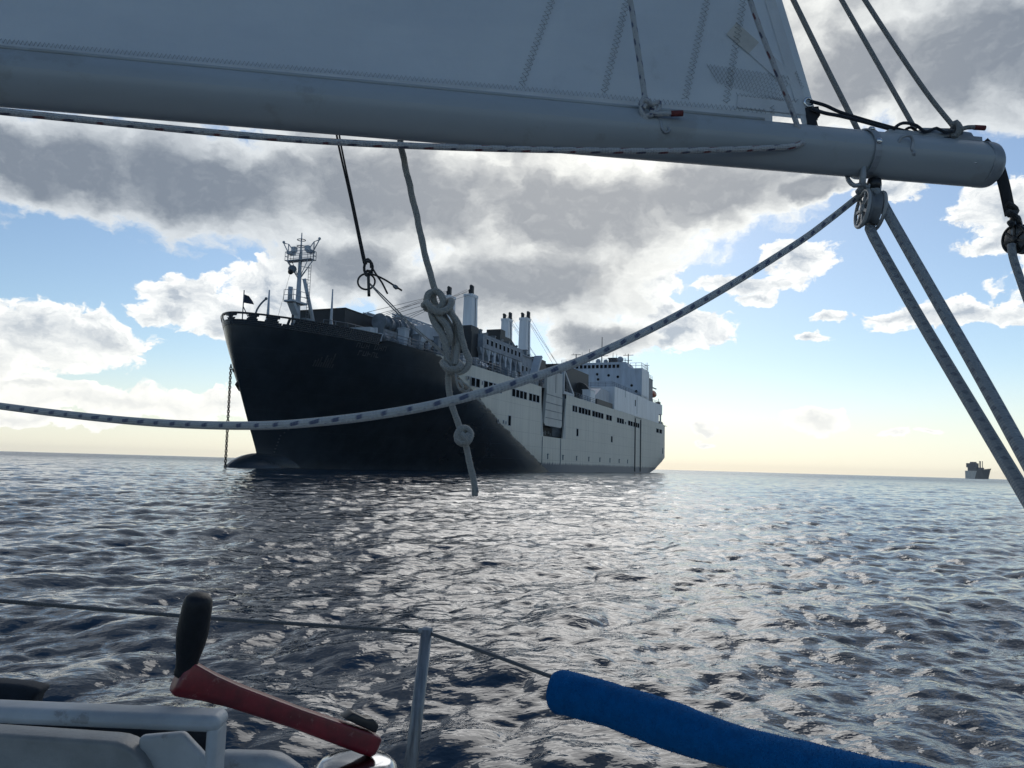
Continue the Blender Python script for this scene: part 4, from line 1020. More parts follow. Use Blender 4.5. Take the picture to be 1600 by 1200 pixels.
# zigzag stitching
def stitch(pts, w, pitch, name='seam_stitching'):
    mb = MB(); P2 = []
    for (x0, y0), (x1, y1) in zip(pts, pts[1:]):
        L_ = math.hypot(x1-x0, y1-y0); k = int(L_/pitch)
        for i in range(k):
            t = i/k; s = (1 if len(P2) % 2 else -1)*w/2; P2.append((x0+(x1-x0)*t-(y1-y0)/L_*s, y0+(y1-y0)*t+(x1-x0)/L_*s))
    mb.tube([SP(x, y, .0032) for x, y in P2], .00045, 4); return mb.build(name, M['stitch'], sail)
stitch([(-100, footy(-100)-28), (300, footy(300)-26), (600, footy(600)-25), (900, footy(900)-24), (1200, footy(1200)-22)], 7, 3.4)
for (x0, x1) in ((861, 812), (978, 941), (1103, 1068), (1160, 1132)):
    y1 = footy(x1)-26; sl = (x0-x1)/y1
    stitch([(x0+sl*60, -60), (x1, y1)], 8, 3.6); stitch([(x0+5+sl*60, -60), (x1+5, y1)], 5, 4.2)
for k in range(6):
    stitch([(1104+3*k, 102+5*k), (1236-2*k, 122+7*k)], 5, 3.0, 'patch_stitching')
stitch([(1150, 147), (1250, 158)], 5, 3.2, 'patch_stitching'); stitch([(1206, 165), (1208, 182)], 6, 3, 'patch_stitching'); stitch([(1243, 112), (1256, 140)], 4, 2.4, 'patch_stitching')
# clew ring and slug
mb = MB(); cc_ = SP(1263, 160, .004); mb.tube([cc_+BD*(.008*math.cos(a))+bup*(.008*math.sin(a)) for a in [2*math.pi*i/18 for i in range(18)]], .0026, 8, closed=True); mb.build('clew_ring', M['steel'], sail)
mb = MB(); mb.prism([SP(1258, 168, .004), SP(1279, 166, .004), SP(1282, 180, .004), SP(1276, 188, .004), SP(1281, 206, .004), SP(1263, 204, .004), SP(1261, 186, .004)], Vector((0, .006, 0))); mb.build('clew_webbing', M['web'], sail)

# --- outhaul from the clew to the boom end
oh = empty('outhaul', at(1330, 190, boomY(1330)), 'dark outhaul lashing running from the sail corner to the boom end', 'rope')
y_ = boomY(1340)-.004
rope('line', PT([(1266, 158, y_), (1290, 165, y_), (1312, 175, y_), (1350, 187, y_), (1400, 201, y_+.008), (1440, 211, y_+.014)]), .0032, 'r_navy', oh)
rope('line', PT([(1268, 170, y_), (1290, 177, y_), (1312, 181, y_), (1345, 189, y_), (1385, 200, y_+.006), (1425, 210, y_+.012)]), .0034, 'r_navy', oh)
rope('lashing', PT([(1396, 203, boomY(1400)-.02), (1412, 192, boomY(1400)-.02), (1432, 196, boomY(1430)-.02), (1446, 205, boomY(1440)-.02), (1462, 201, boomY(1460)-.02), (1475, 207, boomY(1470)-.02), (1490, 205, boomY(1480)-.02)]), .0030, 'r_navy', oh, wob=.001)
rope('lashing', PT([(1410, 208, boomY(1410)-.012), (1425, 199, boomY(1420)-.01), (1440, 212, boomY(1440)-.012), (1456, 208, boomY(1456)-.012), (1470, 216, boomY(1470)-.012), (1496, 213, boomY(1490)-.012)]), .0026, 'r_dark', oh, wob=.001)

# --- lines rising from the boom
t_ = rope('lazy_jack_line', PT([(1225, -30, 1.44), (1290, 103, 1.43), (1352, 228, 1.42), (1360, 262, 1.45)]), .0052, 'r_grey'); tag(t_, 'grey rope passing down behind the boom at the mainsheet strap', 'rope', 'lines rising from the boom end')
t_ = rope('topping_lift', PT([(1298, -30, 1.44), (1372, 100, 1.42), (1430, 202, 1.40)]), .0046, 'r_grey'); tag(t_, 'thin grey line rising from the lashing on top of the boom', 'rope', 'lines rising from the boom end')
tl = empty('boom_lift', at(1497, 208, 1.40), 'outermost grey line knotted to the boom end with a red-tipped tail', 'rope', group='lines rising from the boom end')
rope('line', PT([(1332, -30, 1.44), (1400, 75, 1.42), (1450, 148, 1.41), (1490, 198, 1.40)]), .0046, 'r_grey', tl)
rope('knot', PT([(1486, 197, 1.392), (1494, 191, 1.388), (1499, 200, 1.384), (1494, 212, 1.388), (1487, 210, 1.396), (1489, 200, 1.402), (1499, 196, 1.40), (1500, 208, 1.39)]), .0052, 'r_grey', tl)
rope('tail', PT([(1497, 209, 1.388), (1503, 202, 1.382), (1512, 199, 1.38), (1526, 199, 1.38)]), .0042, 'r_grey', tl)
rope('whipping', PT([(1522, 199, 1.38), (1539, 200, 1.38)]), .0047, 'whip', tl)
# flecked lines tied to the sail and the boom
bl = empty('reef_pendant', at(1012, 175, 1.26), 'blue-flecked white line knotted to the boom beside a red-tipped tail', 'rope')
Yb = boomY(1010)-.052
rope('line', PT([(978, -40, 1.30), (988, 20, 1.29), (997, 80, 1.28), (1007, 148, Yb+.01), (1010, 166, Yb)]), .0050, 'r_blue', bl)
rope('knot', PT([(1008, 150, Yb), (1003, 160, Yb-.004), (1003, 176, Yb-.006), (1010, 188, Yb-.004), (1019, 194, Yb), (1026, 186, Yb+.002), (1020, 172, Yb+.002), (1010, 164, Yb-.004), (1004, 170, Yb-.008)]), .0046, 'r_blue', bl)
rope('knot', PT([(1000, 164, Yb+.004), (1010, 156, Yb-.008), (1018, 163, Yb-.008), (1030, 160, Yb+.004), (1028, 172, Yb), (1016, 180, Yb-.008), (1004, 182, Yb)]), .0046, 'r_blue', bl)
rope('tail', PT([(1015, 176, Yb-.008), (1030, 178, Yb-.008), (1052, 177.5, Yb-.006)]), .0045, 'r_blue', bl)
rope('whipping', PT([(1048, 177.6, Yb-.006), (1067, 177, Yb-.006)]), .0051, 'whip', bl)
mb = MB(); mb.tube(spline(PT([(1028, 186, Yb), (1033, 192, Yb-.004), (1034, 201, Yb-.004), (1040, 207, Yb-.002), (1046, 204, Yb-.002), (1041, 199, Yb), (1035, 201, Yb)]), .002), .0026, 8); mb.build('shackle', M['alu'], bl)
rp = rope('reef_line', PT([(1160, -40, 1.33), (1172, 0, 1.33), (1190, 52, 1.325), (1212, 108, 1.32), (1235, 166, 1.315), (1249, 206, boomY(1249)-.046), (1252, 216, boomY(1250)-.048)]), .0046, 'r_red'); tag(rp, 'red-flecked white line running down across the sail corner', 'rope')
bo = rope('boom_line', PT([(-160, 158, 1.00), (0, 174, 1.04), (130, 187, 1.07), (300, 204, 1.11), (450, 217, 1.14), (600, 226, 1.17), (760, 232, 1.20), (900, 235, 1.235), (1040, 236, 1.262), (1160, 233, 1.288), (1235, 229, 1.303), (1256, 222, 1.307)]), .0052, 'r_red'); tag(bo, 'long red-flecked rope stretched along the underside of the boom', 'rope')

# --- mainsheet block under the boom
def block(name, c, ax, upv, r, label, cheek_m, two=True):
    """sheave between two cheek plates; ax = axle, upv = toward the shackle"""
    root = empty(name, c, label, 'pulley', group='blocks hanging from the boom')
    ax = ax.normalized(); upv = (upv-ax*upv.dot(ax)).normalized(); sd_ = ax.cross(upv)
    for s in (1, -1):
        mb = MB(); cc = c+ax*s*r*.42
        # spoked cheek wheel
        mb.tube([cc+upv*(r*math.cos(a))+sd_*(r*math.sin(a)) for a in [2*math.pi*i/36 for i in range(36)]], r*.10, 8, closed=True)
        for k in range(7):
            a = 2*math.pi*k/7+.2; d = upv*math.cos(a)+sd_*math.sin(a); mb.obox(cc+d*r*.18, cc+d*r*.97, r*.16, r*.10, ax)
        mb._lathe([(r*.3, -r*.07), (r*.3, r*.07), (r*.16, r*.12), (0, r*.13)], cc, ax*s, 18); mb.build('cheek_wheel', M[cheek_m], root)
        mb = MB(); mb.obox(c+ax*s*r*.30+upv*r*1.35, c+ax*s*r*.30-upv*r*.3, r*.5, r*.07, ax); mb.build('side_strap', M['alu'], root)
    mb = MB(); mb._lathe([(r*.2, -r*.3), (r*.98, -r*.3), (r*.98, -r*.26), (r*.72, 0), (r*.98, r*.26), (r*.98, r*.3), (r*.2, r*.3)], c, ax, 32); mb.build('sheave', M['greyplastic'], root)
    mb = MB(); mb._lathe([(0, -r*.35), (r*.34, -r*.3), (r*.40, 0), (r*.34, r*.3), (0, r*.35)], c+upv*r*1.42, upv, 16); mb.build('block_head', M['plastic'], root)
    return root
bc = at(1360, 328, 1.375); axm = Vector((.98, -.08, -.14))
block('mainsheet_block', bc, axm, Vector((-.30, 0, 1)), .034, 'spoked pulley block hanging from the mainsheet strap under the boom', 'sheave')
# bail loops of the strap
bl2 = empty('boom_bail', at(1349, 285, 1.39), 'bent dark steel bail hooking the pulley block under the boom strap', 'fitting')
rope('bail_hook', PT([(1322, 268, 1.40), (1326, 282, 1.37), (1335, 290, 1.36), (1345, 288, 1.36)]), .0042, M['alu'], bl2)
rope('bail_hook', PT([(1376, 276, 1.41), (1366, 287, 1.385), (1356, 294, 1.37), (1348, 288, 1.36)]), .0042, M['alu'], bl2)
rope('bail_strap', PT([(1349, 258, 1.355), (1348, 278, 1.355), (1347, 292, 1.362)]), .006, M['alu'], bl2)
# --- mainsheet: two falls and the long tail that sweeps across
ms_ = empty('mainsheet', at(1480, 560, 1.1), 'thick flecked mainsheet with two falls and a tail sweeping across to the left', 'rope')
rope('fall', PT([(1360, 352, 1.366), (1364, 368, 1.36), (1425, 477, 1.26), (1510, 620, 1.12), (1586, 747, 1.0), (1680, 905, .86)]), .0090, 'r_sheet', ms_, 14)
rope('fall', PT([(1343, 302, 1.40), (1352, 293, 1.385), (1364, 296, 1.372), (1376, 312, 1.365), (1392, 342, 1.34), (1446, 437, 1.24), (1531, 586, 1.09), (1606, 722, .97), (1700, 890, .83)]), .0092, 'r_sheet', ms_, 14)
rope('tail', PT([(1346, 304, 1.40), (1334, 313, 1.395), (1300, 340, 1.37), (1250, 377, 1.33), (1150, 440, 1.25), (1050, 497, 1.17), (940, 550, 1.08), (850, 584, 1.02), (750, 615, .98), (640, 640, .97), (520, 657, 1.0), (400, 665, 1.06), (250, 661, 1.15), (100, 647, 1.24), (-80, 624, 1.34)]), .0060, 'r_blue', ms_, 14)
# --- block on a webbing strap off the end of the boom
eb = empty('boom_end_strap', at(1560, 260, 1.43), 'curved dark webbing strap hanging off the boom end cap', 'strap')
mb = MB(); pts_ = spline(PT([(1536, 222, 1.40), (1551, 238, 1.40), (1561, 262, 1.405), (1569, 290, 1.415), (1575, 318, 1.425), (1579, 336, 1.43)]), .004)
mb.tube(pts_, .0125, 10, flat=(1.0, .28)) ; mb.build('webbing', M['web'], eb)
rope('lashing', PT([(1572, 318, 1.42), (1582, 322, 1.425), (1588, 330, 1.43), (1578, 336, 1.42), (1574, 330, 1.43), (1584, 336, 1.415), (1590, 344, 1.43), (1578, 348, 1.425), (1584, 352, 1.42)]), .0055, 'r_dark', eb)
bc2 = at(1592, 374, 1.43)
block('boom_end_block', bc2, Vector((.9, .22, .1)), Vector((-.25, 0, 1)), .026, 'black pulley block lashed to the strap off the boom end', 'plastic')
t_ = rope('vang_line', PT([(1580, 382, 1.425), (1583, 402, 1.42), (1592, 430, 1.41), (1612, 485, 1.38), (1650, 570, 1.33)]), .0072, 'r_sheet'); tag(t_, 'rope dropping from the black block at the boom end', 'rope')

# --- knotted hanging line
hl = empty('knotted_line', at(743, 775, 1.28), 'frayed pale rope hanging below the boom with a big looped knot and a stopper knot', 'rope')
rw = dict(wob=.0005)
rope('standing_part', PT([(623, 190, 1.30), (627, 232, 1.30), (636, 270, 1.30), (648, 325, 1.30), (660, 378, 1.295), (672, 428, 1.29), (680, 456, 1.285)]), .0055, 'r_plain', hl, 14, **rw)
def kn(nm, pts, r=.0055): rope(nm, PT(pts), r, 'r_plain', hl, 12, .004, .0006)
kn('knot_eye', [(680, 455, 1.285), (669, 460, 1.28), (667, 472, 1.276), (674, 482, 1.272), (685, 483, 1.27), (692, 474, 1.272), (690, 460, 1.276), (681, 454, 1.28), (676, 462, 1.288), (680, 476, 1.29), (687, 484, 1.288)], .0058)
kn('knot_wrap', [(662, 477, 1.275), (666, 474, 1.262), (674, 482, 1.256), (687, 487, 1.254), (699, 483, 1.258), (706, 474, 1.268), (704, 470, 1.28), (694, 478, 1.292), (676, 484, 1.292), (664, 480, 1.284)])
kn('knot_strand', [(673, 484, 1.272), (676, 498, 1.268), (681, 510, 1.266), (689, 520, 1.262), (695, 534, 1.262), (699, 550, 1.264), (698, 562, 1.266), (702, 574, 1.266)])
kn('knot_strand', [(682, 486, 1.268), (690, 500, 1.262), (699, 512, 1.260), (703, 524, 1.262), (700, 538, 1.27), (693, 528, 1.276), (689, 512, 1.278), (684, 496, 1.28)])
kn('knot_strand', [(690, 486, 1.278), (697, 500, 1.282), (705, 520, 1.286), (711, 540, 1.284), (711, 556, 1.278), (708, 570, 1.27)], .0058)
kn('knot_strand', [(698, 482, 1.27), (708, 494, 1.268), (717, 510, 1.268), (721, 528, 1.27), (727, 545, 1.27), (733, 562, 1.27), (729, 575, 1.268), (718, 582, 1.264), (707, 581, 1.26), (697, 574, 1.26), (694, 564, 1.266)])
kn('knot_strand', [(703, 484, 1.282), (711, 500, 1.284), (714, 520, 1.282), (716, 538, 1.276), (713, 556, 1.27), (710, 572, 1.262)], .0056)
kn('knot_wrap', [(692, 566, 1.272), (694, 572, 1.258), (703, 577, 1.252), (714, 576, 1.254), (720, 570, 1.262), (714, 564, 1.276), (702, 562, 1.28)])
rope('tail', PT([(703, 572, 1.268), (700, 588, 1.272), (702, 612, 1.276), (708, 638, 1.28), (717, 664, 1.28), (724, 684, 1.28), (731, 712, 1.28), (738, 742, 1.28), (742, 762, 1.28), (743, 775, 1.28)]), .0052, 'r_plain', hl, 14, **rw)
kn('stopper_knot', [(720, 672, 1.278), (714, 680, 1.270), (720, 690, 1.264), (731, 688, 1.266), (735, 678, 1.274), (727, 669, 1.276), (717, 673, 1.268), (716, 686, 1.268), (726, 693, 1.272), (734, 684, 1.284), (728, 672, 1.292), (718, 678, 1.292)], .0058)
rope('whipping', PT([(742.2, 762, 1.28), (743, 770, 1.28)]), .0056, 'r_grey', hl)

kn('stopper_knot', [(719, 676, 1.272), (725, 682, 1.262), (730, 690, 1.268), (726, 680, 1.286), (722, 674, 1.28), (724, 684, 1.262), (733, 680, 1.27)], .0056)
# frayed fibres standing off the rope
hm = bpy.data.materials.new('rope_fibre'); hm.use_nodes = True; hn = hm.node_tree; hb_ = hn.nodes['Principled BSDF']; hb_.inputs['Base Color'].default_value = (.5, .5, .46, 1); hb_.inputs['Roughness'].default_value = .9
ht = hn.nodes.new('ShaderNodeBsdfTranslucent'); ht.inputs[0].default_value = (.6, .6, .55, 1); hx = hn.nodes.new('ShaderNodeMixShader'); hx.inputs[0].default_value = .5
hn.links.new(hb_.outputs[0], hx.inputs[1]); hn.links.new(ht.outputs[0], hx.inputs[2]); hn.links.new(hx.outputs[0], hn.nodes['Material Output'].inputs[0])
rz = random.Random(3); mb = MB()
for p, r in HAIR:
    fr = frames(p)
    for i in range(len(p)-1):
        for _ in range(14):
            T, N, B = fr[i]; a = rz.uniform(0, 6.283); d = N*math.cos(a)+B*math.sin(a); c = p[i].lerp(p[i+1], rz.random())+d*r*.95; w = (T*rz.uniform(-1, 1)+d.cross(T)*rz.uniform(-1, 1)).normalized()*.00022
            e = c+(d*rz.uniform(.5, 1.0)+T*rz.uniform(-1, 1)+d.cross(T)*rz.uniform(-.8, .8))*rz.uniform(.0010, .0026)
            b = len(mb.v); mb.v += [c-w, c+w, e]; mb.face((b, b+1, b+2))
mb.build('rope_fibres', hm, hl)['kind'] = 'stuff'

# --- thin dark cord with a ring
rc = empty('cord_with_ring', at(573, 455, 1.28), 'thin dark doubled cord hanging under the boom with a small ring', 'cord')
rope('cord', PT([(524, 190, 1.29), (528, 222, 1.29), (548, 312, 1.285), (566, 400, 1.28), (569, 412, 1.28)]), .0018, 'r_dark', rc, 8)
rope('cord', PT([(529, 190, 1.29), (532, 222, 1.29), (552, 318, 1.285), (570, 404, 1.28), (573, 412, 1.28)]), .0016, 'r_dark', rc, 8)
rope('hitch', PT([(569, 408, 1.28), (575, 405, 1.275), (581, 412, 1.272), (582, 420, 1.272), (578, 427, 1.274), (571, 427, 1.276), (569, 418, 1.278), (572, 409, 1.274), (579, 410, 1.27), (580, 418, 1.278)]), .0024, 'r_dark', rc, 8)
rope('hitch', PT([(570, 426, 1.28), (576, 430, 1.27), (581, 426, 1.276), (574, 423, 1.282), (571, 429, 1.274), (577, 432, 1.27)]), .0024, 'r_dark', rc, 8)
mb = MB(); c = at(572.5, 440, 1.278); mb.tube([c+Vector((.0142*math.cos(a), .003*math.sin(a+.6), .0142*math.sin(a))) for a in [2*math.pi*i/28 for i in range(28)]], .0017, 8, closed=True); mb.build('ring', M['plastic'], rc)
rope('toggle', PT([(575.5, 428, 1.27), (576, 446, 1.27), (576.5, 463, 1.27)]), .0026, M['plastic'], rc, 8)
rope('tail', PT([(580, 416, 1.274), (588, 429, 1.27), (597, 442, 1.268), (604, 456, 1.268), (605.5, 459, 1.268)]), .0017, 'r_dark', rc, 8)
rope('tail', PT([(577, 427, 1.274), (589, 431, 1.27), (603, 438, 1.268), (614, 445, 1.268), (628, 454, 1.268)]), .0016, 'r_dark', rc, 8)
mb = MB(); a, b2 = at(613, 444.5, 1.268), at(622, 451, 1.268); mb.tube([a, a.lerp(b2, .4), a.lerp(b2, .8), b2], [.0012, .0036, .0038, .0014], 8); mb.build('cord_end', M['greyplastic'], rc)
tc_ = empty('tied_cord', at(720, 600, 1.25), 'thin pale doubled cord slanting from the ring to the knotted rope', 'cord')
rope('cord', PT([(578, 444, 1.272), (600, 468, 1.27), (640, 508, 1.268), (680, 542, 1.264), (702, 566, 1.258), (713, 588, 1.252)]), .0011, 'r_thin', tc_, 8)
rope('cord', PT([(578, 443, 1.276), (602, 466, 1.274), (642, 506, 1.27), (682, 541, 1.266), (706, 568, 1.26), (716, 590, 1.254)]), .0011, 'r_thin', tc_, 8)
rope('bow_knot', PT([(712, 586, 1.25), (714, 598, 1.248), (719, 610, 1.246), (724, 604, 1.244), (716, 594, 1.246), (724, 598, 1.248), (734, 606, 1.25), (728, 612, 1.248), (718, 606, 1.25), (728, 616, 1.25), (744, 622, 1.252), (756, 632, 1.254)]), .0017, 'r_thin', tc_, 8)

# --- hull, deck and cockpit of the boat (mostly below the frame)
boat = empty('sailboat', (0, .9, .0), 'white moulded cockpit coaming of the sailing boat at lower left', 'sailboat')
mb = MB(); rows = []
for i in range(13):
    t = i/12; x = -3.2+5.4*t; w = 1.62-.30*abs(2*t-1.1)**2.2
    rows.append([(x, w*.55, -.35), (x, w*.86, -.1), (x, w*.97, .2), (x, w, .42), (x, w-.05, .44), (x, w-.5, .45), (x, -1.2, .45), (x, -1.6, -.1), (x, 0, -.5), (x, w*.55, -.35)])
mb.grid(rows, True).build('boat_hull', M['gel'], boat)
# coaming with open locker, drawn as bevelled mouldings
def rbox(mb, a, b2, r=.006):
    """axis box with chamfered edges"""
    (x0, y0, z0), (x1, y1, z1) = a, b2; P3 = []
    import itertools
    for sx, sy, sz in itertools.product((0, 1), repeat=3):
        X_, Y2, Z2 = (x0, x1)[sx], (y0, y1)[sy], (z0, z1)[sz]; ix, iy, iz = (1, -1)[sx]*r, (1, -1)[sy]*r, (1, -1)[sz]*r
        P3 += [(X_, Y2+iy, Z2+iz), (X_+ix, Y2, Z2+iz), (X_+ix, Y2+iy, Z2)]
    import bmesh
    bm = bmesh.new()
    for p in P3: bm.verts.new(p)
    bmesh.ops.convex_hull(bm, input=bm.verts); bm.verts.ensure_lookup_table(); bm.verts.index_update()
    base = len(mb.v); mb.v += [v.co.copy() for v in bm.verts]
    for f in bm.faces: mb.face([base+v.index for v in f.verts], None, False)
    bm.free(); return mb
def beveled(name, build, mats, parent, w=.008, seg=4):
    o_ = build.build(name, mats, parent); md = o_.modifiers.new('bevel', 'BEVEL'); md.width = w; md.segments = seg; md.limit_method = 'ANGLE'; md.angle_limit = rad(30)
    for p in o_.data.polygons: p.use_smooth = True
    return o_
CY = .70
def cp(px, py, y=CY): return at(px, py, y)
xr, xl = cp(340, 1150).x, -1.0
zt = cp(335, 1121).z; zl = cp(0, 1107).z
tilt = (zt-zl)/(cp(335, 1121).x-cp(0, 1107).x)
def zz(x, z): return z+(x-xr)*tilt
def cbox(mb, x0, x1, y0, y1, z0, z1):
    return mb.hexa([(x0, y0, zz(x0, z0)), (x1, y0, zz(x1, z0)), (x1, y1, zz(x1, z0)), (x0, y1, zz(x0, z0)), (x0, y0, zz(x0, z1)), (x1, y0, zz(x1, z1)), (x1, y1, zz(x1, z1)), (x0, y1, zz(x0, z1))])
zi = cp(323, 1146).z; xi = cp(319, 1150).x
mb = MB(); cbox(mb, xl, xr, CY, CY+.030, zi-.001, zt); beveled('coaming_top', mb, M['gel'], boat, .009, 5)
mb = MB(); cbox(mb, xi, xr-.0015, CY+.001, CY+.030, .42, zi+.004); beveled('coaming_post', mb, M['gel'], boat, .006, 4)
mb = MB(); cbox(mb, xl, xi-.035, CY+.10, CY+.11, .42, zi-.03); mb.build('locker_back', M['canvas_and_shade'], boat)  # recess shade put into the dark colour of this back wall
GY = CY+.062
mb = MB(); mb.prism([cp(215, 1152, GY), cp(284, 1146, GY), cp(334, 1200, GY), cp(336, 1260, GY), cp(215, 1260, GY)], (0, .012, 0)); beveled('locker_gusset', mb, M['gel'], boat, .004, 3)
# rounded grey panel inside the opening
PY = CY+.05
x1, z1 = cp(238, 1200, PY).x, cp(100, 1157, PY).z
poly = [(xl, PY, .44), (x1, PY, .44), (x1, PY, z1-.045)]
for k in range(9):
    a = math.pi/2*k/8; poly.append((x1-.045+.045*math.cos(a), PY, z1-.045+.045*math.sin(a)))
poly.append((xl, PY, zz(xl, z1+.002)+.012)); mb = MB(); mb.prism(poly, (0, .03, 0)); beveled('locker_panel', mb, M['gelgrey'], boat, .008, 4)
# lower step of the coaming behind the post
mb = MB(); a, b2, c2 = cp(338, 1170, .82), cp(438, 1172, .82), cp(482, 1203, .82)
mb.prism([(a.x, .80, .44), (c2.x+.06, .80, .44), (c2.x, .80, c2.z), (b2.x, .80, b2.z), (a.x, .80, a.z)], (0, .03, 0)); beveled('coaming_step', mb, M['gel'], boat, .012, 5)
# dark canvas cover at the far left
cv = MB(); P4 = [(-90, 1054), (0, 1060), (34, 1063), (56, 1068), (63, 1072), (52, 1084), (44, 1110), (-90, 1120)]
cv.prism([at(x, y+8, .92) for x, y in P4], Vector((0, .025, 0))); o_ = beveled('winch_cover', cv, M['canvas_and_shade'], None, .006, 3); tag(o_, 'dark canvas cover showing above the coaming at the left edge', 'cover')

# --- winch with its handle
HY = .86
wc = at(556, 1200, HY)
winch = empty('winch', (wc.x, wc.y, wc.z-.14), 'chrome winch drum under the end of the red handle', 'winch')
mb = MB(); mb._lathe([(.050, -.14), (.048, -.13), (.034, -.115), (.030, -.07), (.034, -.03), (.041, -.018), (.043, -.010)], wc, (0, 0, 1), 40); mb.build('drum', M['chrome'], winch)
mb = MB(); mb._lathe([(.043, -.010), (.0445, -.005), (.043, .002), (.036, .0085), (.024, .011), (.014, .0115), (0, .0115)], wc, (0, 0, 1), 40); mb.build('winch_top', M['chrome'], winch)
handle = empty('winch_crank', wc+Vector((0, 0, .012)), 'red winch handle with upright black grip', 'winch handle')
ha, hb = at(287, 1059, HY-.10), at(566, 1158, HY)
d = (hb-ha).normalized(); sx = d.cross(Vector((0, 0, 1))).normalized(); uz = sx.cross(d)
mb = MB(); rows = []
prof_h = [(-.5, .5), (.5, .5), (.5, -.28), (.30, -.5), (-.30, -.5), (-.5, -.28)]
for t, w, h in ((-.030, .018, .022), (-.025, .024, .031), (0, .026, .033), (.12, .023, .026), (.25, .020, .022), (.6, .018, .020), (.86, .021, .022), (1.0, .025, .023), (1.07, .025, .022), (1.085, .017, .016)):
    c = ha+(hb-ha)*t; rows.append([c+sx*x*w+uz*z*h for x, z in prof_h+[prof_h[0]]])
mb.grid([list(r) for r in rows], False); mb.v += []; 
nb_ = len(rows[0]); mb.face([len(mb.v)-nb_+i for i in range(nb_-1)]); mb.face([nb_-2-i for i in range(nb_-1)])
arm = beveled('arm', mb, M['red'], handle, .003, 3)
mb = MB(); c = ha+(hb-ha)*.93+uz*.0155; mb.prism([c-d*.020-sx*.009, c-d*.013-sx*.009+uz*.009, c+d*.004-sx*.009+uz*.0075, c+d*.012-sx*.009+uz*.010, c+d*.021-sx*.009+uz*.006, c+d*.022-sx*.009-uz*.003], sx*.018); beveled('lock_lever', mb, M['plastic'], handle, .002, 2)
ga, gt = at(289, 1053, HY-.10), at(312, 928, HY-.115)
ax_ = (gt-ga).normalized(); Lg = (gt-ga).length
gp = [(.0120, 0), (.0125, .03), (.0115, .07), (.0122, .18), (.0150, .32), (.0168, .46), (.0172, .58), (.0165, .74), (.0160, .86), (.0150, .93), (.0125, .975), (.0075, .995), (0, 1.0)]
mb = MB(); mb._lathe([(r*.84, h*Lg) for r, h in gp], ga, ax_, 28); mb.build('grip', M['grip'], handle)

# --- guard rail: stanchion, wire and padded sleeve
st_top, st_bot = at(667, 984, 1.50), at(634, 1262, 1.46)
stn = empty('stanchion', st_bot, 'grey metal stanchion post holding up the guard wire', 'stanchion')
mb = MB(); mb.tube([st_bot, st_bot.lerp(st_top, .35), st_top], [.0128, .0122, .0108], 20); mb.build('post', M['post'], stn)
mb = MB(); e1, e2 = at(654, 986, 1.50), at(676, 985, 1.50); mb.tube([e1, e2], .0062, 12); mb.sphere(st_top, .0108, 14, (1, 1, .6)); mb.build('wire_eye', M['alu'], stn)
mb = MB(); mb._lathe([(.034, 0), (.034, .006), (.018, .012), (.016, .05)], st_bot-Vector((0, 0, .004)), (0, 0, 1), 20); mb.build('socket', M['steel'], stn)
gw = rope('guard_wire', PT([(-200, 924, 1.18), (0, 939, 1.28), (150, 951, 1.35), (330, 966, 1.41), (500, 977, 1.46), (664, 988, 1.50), (672, 990, 1.497), (760, 1020, 1.44), (866, 1059, 1.37), (960, 1090, 1.30)]), .0036, 'r_wire', None, 8, .02); tag(gw, 'grey guard wire running across the water to the stanchion and the blue sleeve', 'wire')
ax_pts = spline(PT([(866, 1078, 1.37), (930, 1094, 1.33), (1000, 1117, 1.28), (1100, 1152, 1.21), (1220, 1189, 1.13), (1350, 1222, 1.05), (1500, 1260, .97), (1700, 1316, .87)]), .007)
mb = MB(); n2 = 36; fr = frames(ax_pts); rr = random.Random(5); rows = []
R0 = [.0335+.0022*math.sin(i*.09)+.0014*math.sin(i*.23+1) for i in range(len(ax_pts))]
ends = [(.55, -.004), (.86, -.003), (.97, 0)]
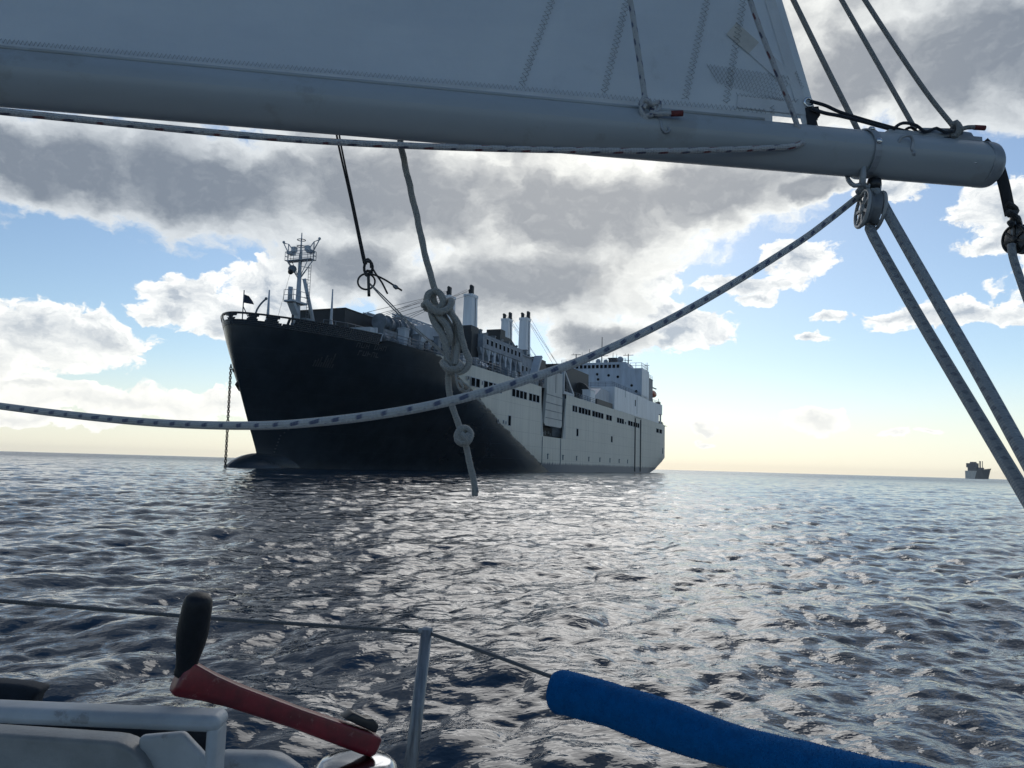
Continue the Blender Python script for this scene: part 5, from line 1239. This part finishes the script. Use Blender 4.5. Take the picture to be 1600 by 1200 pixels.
for i, p in enumerate(ax_pts):
    T, N, B = fr[i]; k = 1.0
    if i == 0: rows.append([p+T*.006+N*(.012*math.cos(2*math.pi*j/n2))+B*(.012*math.sin(2*math.pi*j/n2)) for j in range(n2+1)])
    if i < 3: k = (.86, .97, 1.0)[i]
    row = []
    for j in range(n2):
        a = 2*math.pi*j/n2; r_ = R0[i]*k*(1+.018*math.sin(3*a+i*.05)+.012*math.sin(i*.7+5*a)+rr.uniform(-.012, .012)); row.append(p+N*(r_*math.cos(a))+B*(r_*math.sin(a)))
    rows.append(row+[row[0]])
mb.grid(rows); sl = mb.build('guard_sleeve', M['blue_towel'])
# towelling pile: short loops standing off the sleeve
fb = MB(); rz = random.Random(9)
for i in range(1, len(rows)-1):
    for j in range(n2):
        for _ in range(2):
            u_, v_ = rz.random(), rz.random(); p = rows[i][j].lerp(rows[i][j+1], u_).lerp(rows[i+1][j].lerp(rows[i+1][j+1], u_), v_); c = ax_pts[min(i-1, len(ax_pts)-1)]
            d = (p-c).normalized(); t_ = Vector((rz.uniform(-1, 1), rz.uniform(-1, 1), rz.uniform(-1, 1))).normalized(); w = d.cross(t_).normalized()*.0006
            e = p+(d+t_*.7)*rz.uniform(.0005, .0014); b = len(fb.v); fb.v += [p-w, p+w, e+w*.5, e-w*.5]; fb.face((b, b+1, b+2, b+3))
fb.build('towelling_pile', M['blue_towel'], sl)['kind'] = 'stuff'; tag(sl, 'blue padded towelling sleeve wrapped round the guard wire', 'sleeve')

# ------------------------------------------------------------------ sea air
mb = MB(); mb.box(-6100, 6100, -6100, 6100, -3.0, 46.0)
hz = mb.build('haze', []); hz['kind'] = 'stuff'; hz['label'] = 'thin pale sea haze over the water'
m = bpy.data.materials.new('sea_haze'); m.use_nodes = True; n = m.node_tree; n.nodes.clear()
pv = n.nodes.new('ShaderNodeVolumePrincipled'); pv.inputs['Color'].default_value = (1, .99, .96, 1); pv.inputs['Density'].default_value = .00005; pv.inputs['Anisotropy'].default_value = .3
ou = n.nodes.new('ShaderNodeOutputMaterial'); n.links.new(pv.outputs[0], ou.inputs['Volume'])
hz.data.materials.append(m)
SC.cycles.volume_bounces = 2

for o_ in bpy.data.objects:
    if o_.get('_ship'): del o_['_ship']
SC.cycles.use_denoising = True
SC.cycles.max_bounces = 6; SC.cycles.diffuse_bounces = 3; SC.cycles.glossy_bounces = 3; SC.cycles.transmission_bounces = 2
